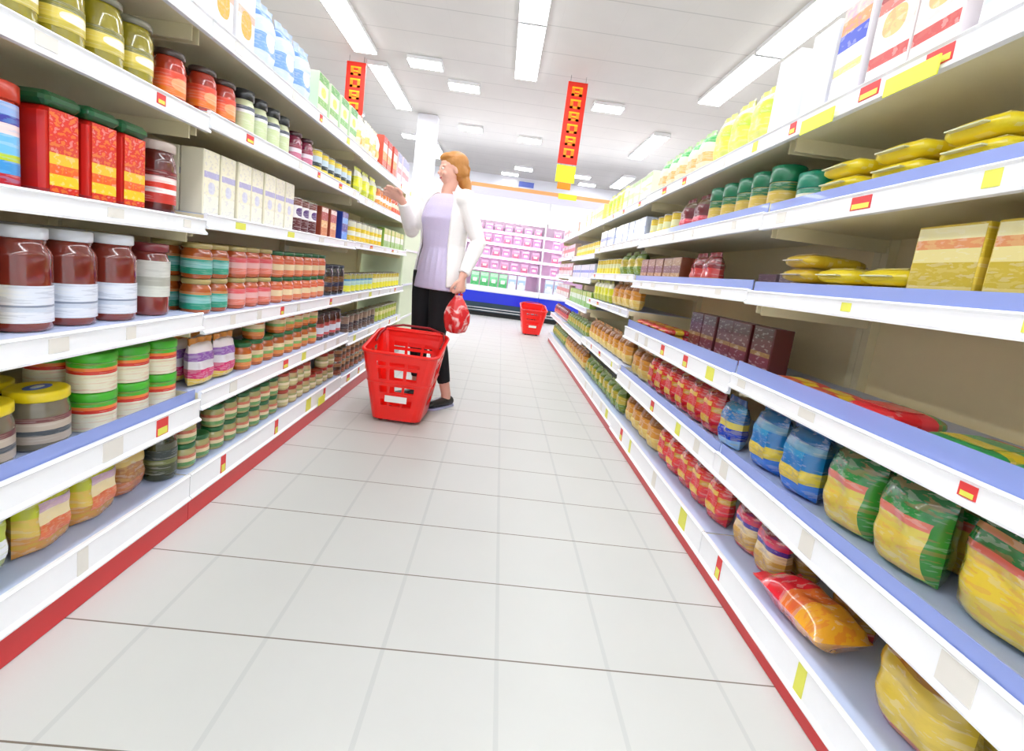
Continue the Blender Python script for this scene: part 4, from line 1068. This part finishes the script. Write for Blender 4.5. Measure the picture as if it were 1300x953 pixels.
# hair: reddish blonde, gathered low at the back of the neck
hair = MB()
def HH(f, l, z, a, b, c): hair.ell(HQ(f, l, z), (a*HS, b*HS, c*HS), 20, 14, rot=rotH)
HH(-.026, 0, 1.588, .098, .082, .080); HH(.030, 0, 1.622, .056, .060, .034); HH(-.052, 0, 1.535, .062, .074, .075)
HH(-.03, .058, 1.550, .045, .022, .06); HH(-.03, -.058, 1.550, .045, .022, .06)
HH(-.075, 0, 1.475, .034, .052, .06)
hair.tube([HQ(-.085, .0, 1.50), HQ(-.100, .015, 1.44), HQ(-.095, .03, 1.385), HQ(-.08, .035, 1.34)], [(.034, .03), (.036, .032), (.030, .024), (.010, .008)], 12, up=tuple(HF))
for k in range(16):       # strands
    a = -1.1+2.2*k/15
    hair.tube([HQ(.070*math.cos(a*.8), .066*math.sin(a), 1.636-.012*abs(a)), HQ(.0, .070*math.sin(a), 1.660-.03*abs(a)), HQ(-.075, .066*math.sin(a), 1.63-.04*abs(a)), HQ(-.115, .045*math.sin(a), 1.55), HQ(-.105, .03*math.sin(a), 1.46)], [.005, .007, .008, .007, .005], 6)
M_hair = mat('hair', (186, 124, 56), .5, .1, bump=.6, bscale=90)
fuse(hair, 'hair', .005, M_hair, person, 1)
# trousers
tr = MB(); torso(tr, [(.0, .79, .155, .112), (.0, .86, .175, .125), (.0, .92, .170, .12), (.0, .98, .15, .11)])
leg(tr, HR, KR, AR, .009, .80); leg(tr, HLg, KL, AL, .009, .80)
fuse(tr, 'trousers', .007, mat('black_cloth', (16, 18, 24), .8, bump=.3), person, 2)
# lavender top
tp = MB(); torso(tp, [(.0, .775, .192, .136), (.0, .84, .186, .134), (.0, .93, .172, .124), (.0, 1.04, .143, .108), (.005, 1.14, .152, .115), (.012, 1.22, .162, .128), (.008, 1.29, .158, .108), (.0, 1.345, .135, .085), (-.004, 1.375, .10, .068)])
tp.ell(Q(.062, .058, 1.215), (.068, .062, .075)); tp.ell(Q(.062, -.058, 1.215), (.068, .062, .075))
for k in range(9):         # folds
    a = -60+k*15; ca, sa = math.cos(math.radians(a)), math.sin(math.radians(a))
    tp.tube([Q(ca*.128, sa*.178, .80), Q(ca*.118, sa*.160, .95), Q(ca*.100, sa*.138, 1.06)], [.010, .009, .005], 6)
top_m = mat('lavender_cloth', (208, 196, 226), .8, bump=.3, bscale=120)
fuse(tp, 'top', .007, top_m, person, 2)
# white cardigan: sleeves plus an open body
cd = MB()
torso(cd, [(-.004, .80, .206, .152), (-.002, .86, .200, .148), (.0, .95, .186, .140), (.0, 1.06, .163, .128), (.002, 1.16, .170, .134), (.004, 1.25, .176, .136), (.0, 1.32, .168, .118), (-.006, 1.365, .128, .090), (-.01, 1.395, .088, .070)], 30, 52, 308, inner=.014)
arm(cd, SH_R, EL_R, along(EL_R, WR_R, .93), .013); arm(cd, SH_L, EL_L, along(EL_L, WR_L, .90), .013)
for e, w2 in ((EL_R, WR_R), (EL_L, WR_L)):
    for k in range(3):
        c = along(e, w2, .15+.14*k); cd.ell(c, (.053-.003*k,)*2+(.016,), 14, 6, rot=(w2-e).to_track_quat('Z', 'Y').to_matrix())
fuse(cd, 'cardigan', .006, mat('white_cloth', (246, 242, 240), .85, bump=.3, bscale=120), person, 2)
# shoes
for nm, a, fd in (('shoe', AR, fdir_r), ('shoe', AL, fdir_l)):
    s = MB(); b0 = Vector((a.x, a.y, .036))
    s.tube([b0-fd*.066, b0-fd*.05, b0, b0+fd*.07, b0+fd*.145, b0+fd*.175], [(.012, .016), (.033, .030), (.040, .034), (.044, .029), (.042, .022), (.018, .012)], 14)
    so = fuse(s, nm, .005, mat('shoe_black', (14, 14, 20), .35, .3), person, 2)
    so2 = MB(mat('shoe_sole', (176, 180, 214), .6)); lx = fd.cross(Z)
    pr = [(-.068, .02), (-.05, .035), (0, .038), (.07, .044), (.14, .042), (.175, .02)]
    ol = [b0+fd*f_+lx*w2 for f_, w2 in pr]+[b0+fd*f_-lx*w2 for f_, w2 in pr[::-1]]
    n = len(ol); so2.v += [(q.x, q.y, .001) for q in ol]+[(q.x, q.y, .014) for q in ol]
    so2.face(range(n)); so2.face([n+k for k in range(n)][::-1])
    for k in range(n): so2.face([k, n+k, n+(k+1) % n, (k+1) % n])
    so2.build('sole', so)

# red net bag of fruit held in her hand
hb = WR_L+dl*.095+LF*-.012
bg = thing('carrier_bag', 'red and white plastic carrier bag hanging from the shopper’s hand', 'carrier bag', (PX+hb.x, PY+hb.y, .53))
top = .875-.095-.53
sack = MB()
def sk(z, a, b, ph):
    return [(a*math.cos(2*PI*j/24)*(1+.10*math.sin(5*2*PI*j/24+ph)+.05*math.sin(9*2*PI*j/24-2*ph)), b*math.sin(2*PI*j/24)*(1+.10*math.sin(4*2*PI*j/24+ph)), z) for j in range(24)]
rg = [sk(0, .030, .022, 0), sk(.010, .056, .040, .5), sk(.035, .070, .050, 1), (sk(.075, .076, .054, 1.6)), sk(.12, .074, .050, 2.4), sk(.16, .064, .042, 3.1), sk(.19, .048, .032, 3.7), sk(.215, .030, .020, 4.4), sk(.235, .022, .012, 5)]
m_s = mat('bag_plastic', (218, 30, 34), .25, .6)
_nt = m_s.node_tree; _n = [q for q in _nt.nodes if q.type == 'TEX_NOISE'][0]; _n.inputs['Scale'].default_value = 14; _n.inputs['Distortion'].default_value = 1.2
_mx = [q for q in _nt.nodes if q.type == 'MIX'][0]; _rp = _nt.nodes.new('ShaderNodeValToRGB'); _rp.color_ramp.elements[0].position = .50; _rp.color_ramp.elements[1].position = .62
_nt.links.new(_n.outputs[0], _rp.inputs[0]); _nt.links.new(_rp.outputs[0], _mx.inputs['Factor']); _mx.inputs['B'].default_value = (*lin((242, 188, 184)), 1)
NR = len(rg)-1
for r in rg: sack.v += r
sack.use(m_s)
for i in range(NR):
    for j in range(24):
        sack.face([i*24+j, i*24+(j+1) % 24, (i+1)*24+(j+1) % 24, (i+1)*24+j], None, False)
sack.face(list(range(24))[::-1]); sack.face([NR*24+j for j in range(24)])
sack.build('bag_body', bg)
for s in (-1, 1):
    h_ = MB(mat('bag_handle', (226, 50, 50), .4)); h_.tube([(s*.012, 0, .225), (s*.016, .0, .245), (s*.010, 0, top-.002), (0, 0, top+.012)], [(.010, .003)]*4, 8); h_.build('handle', bg)
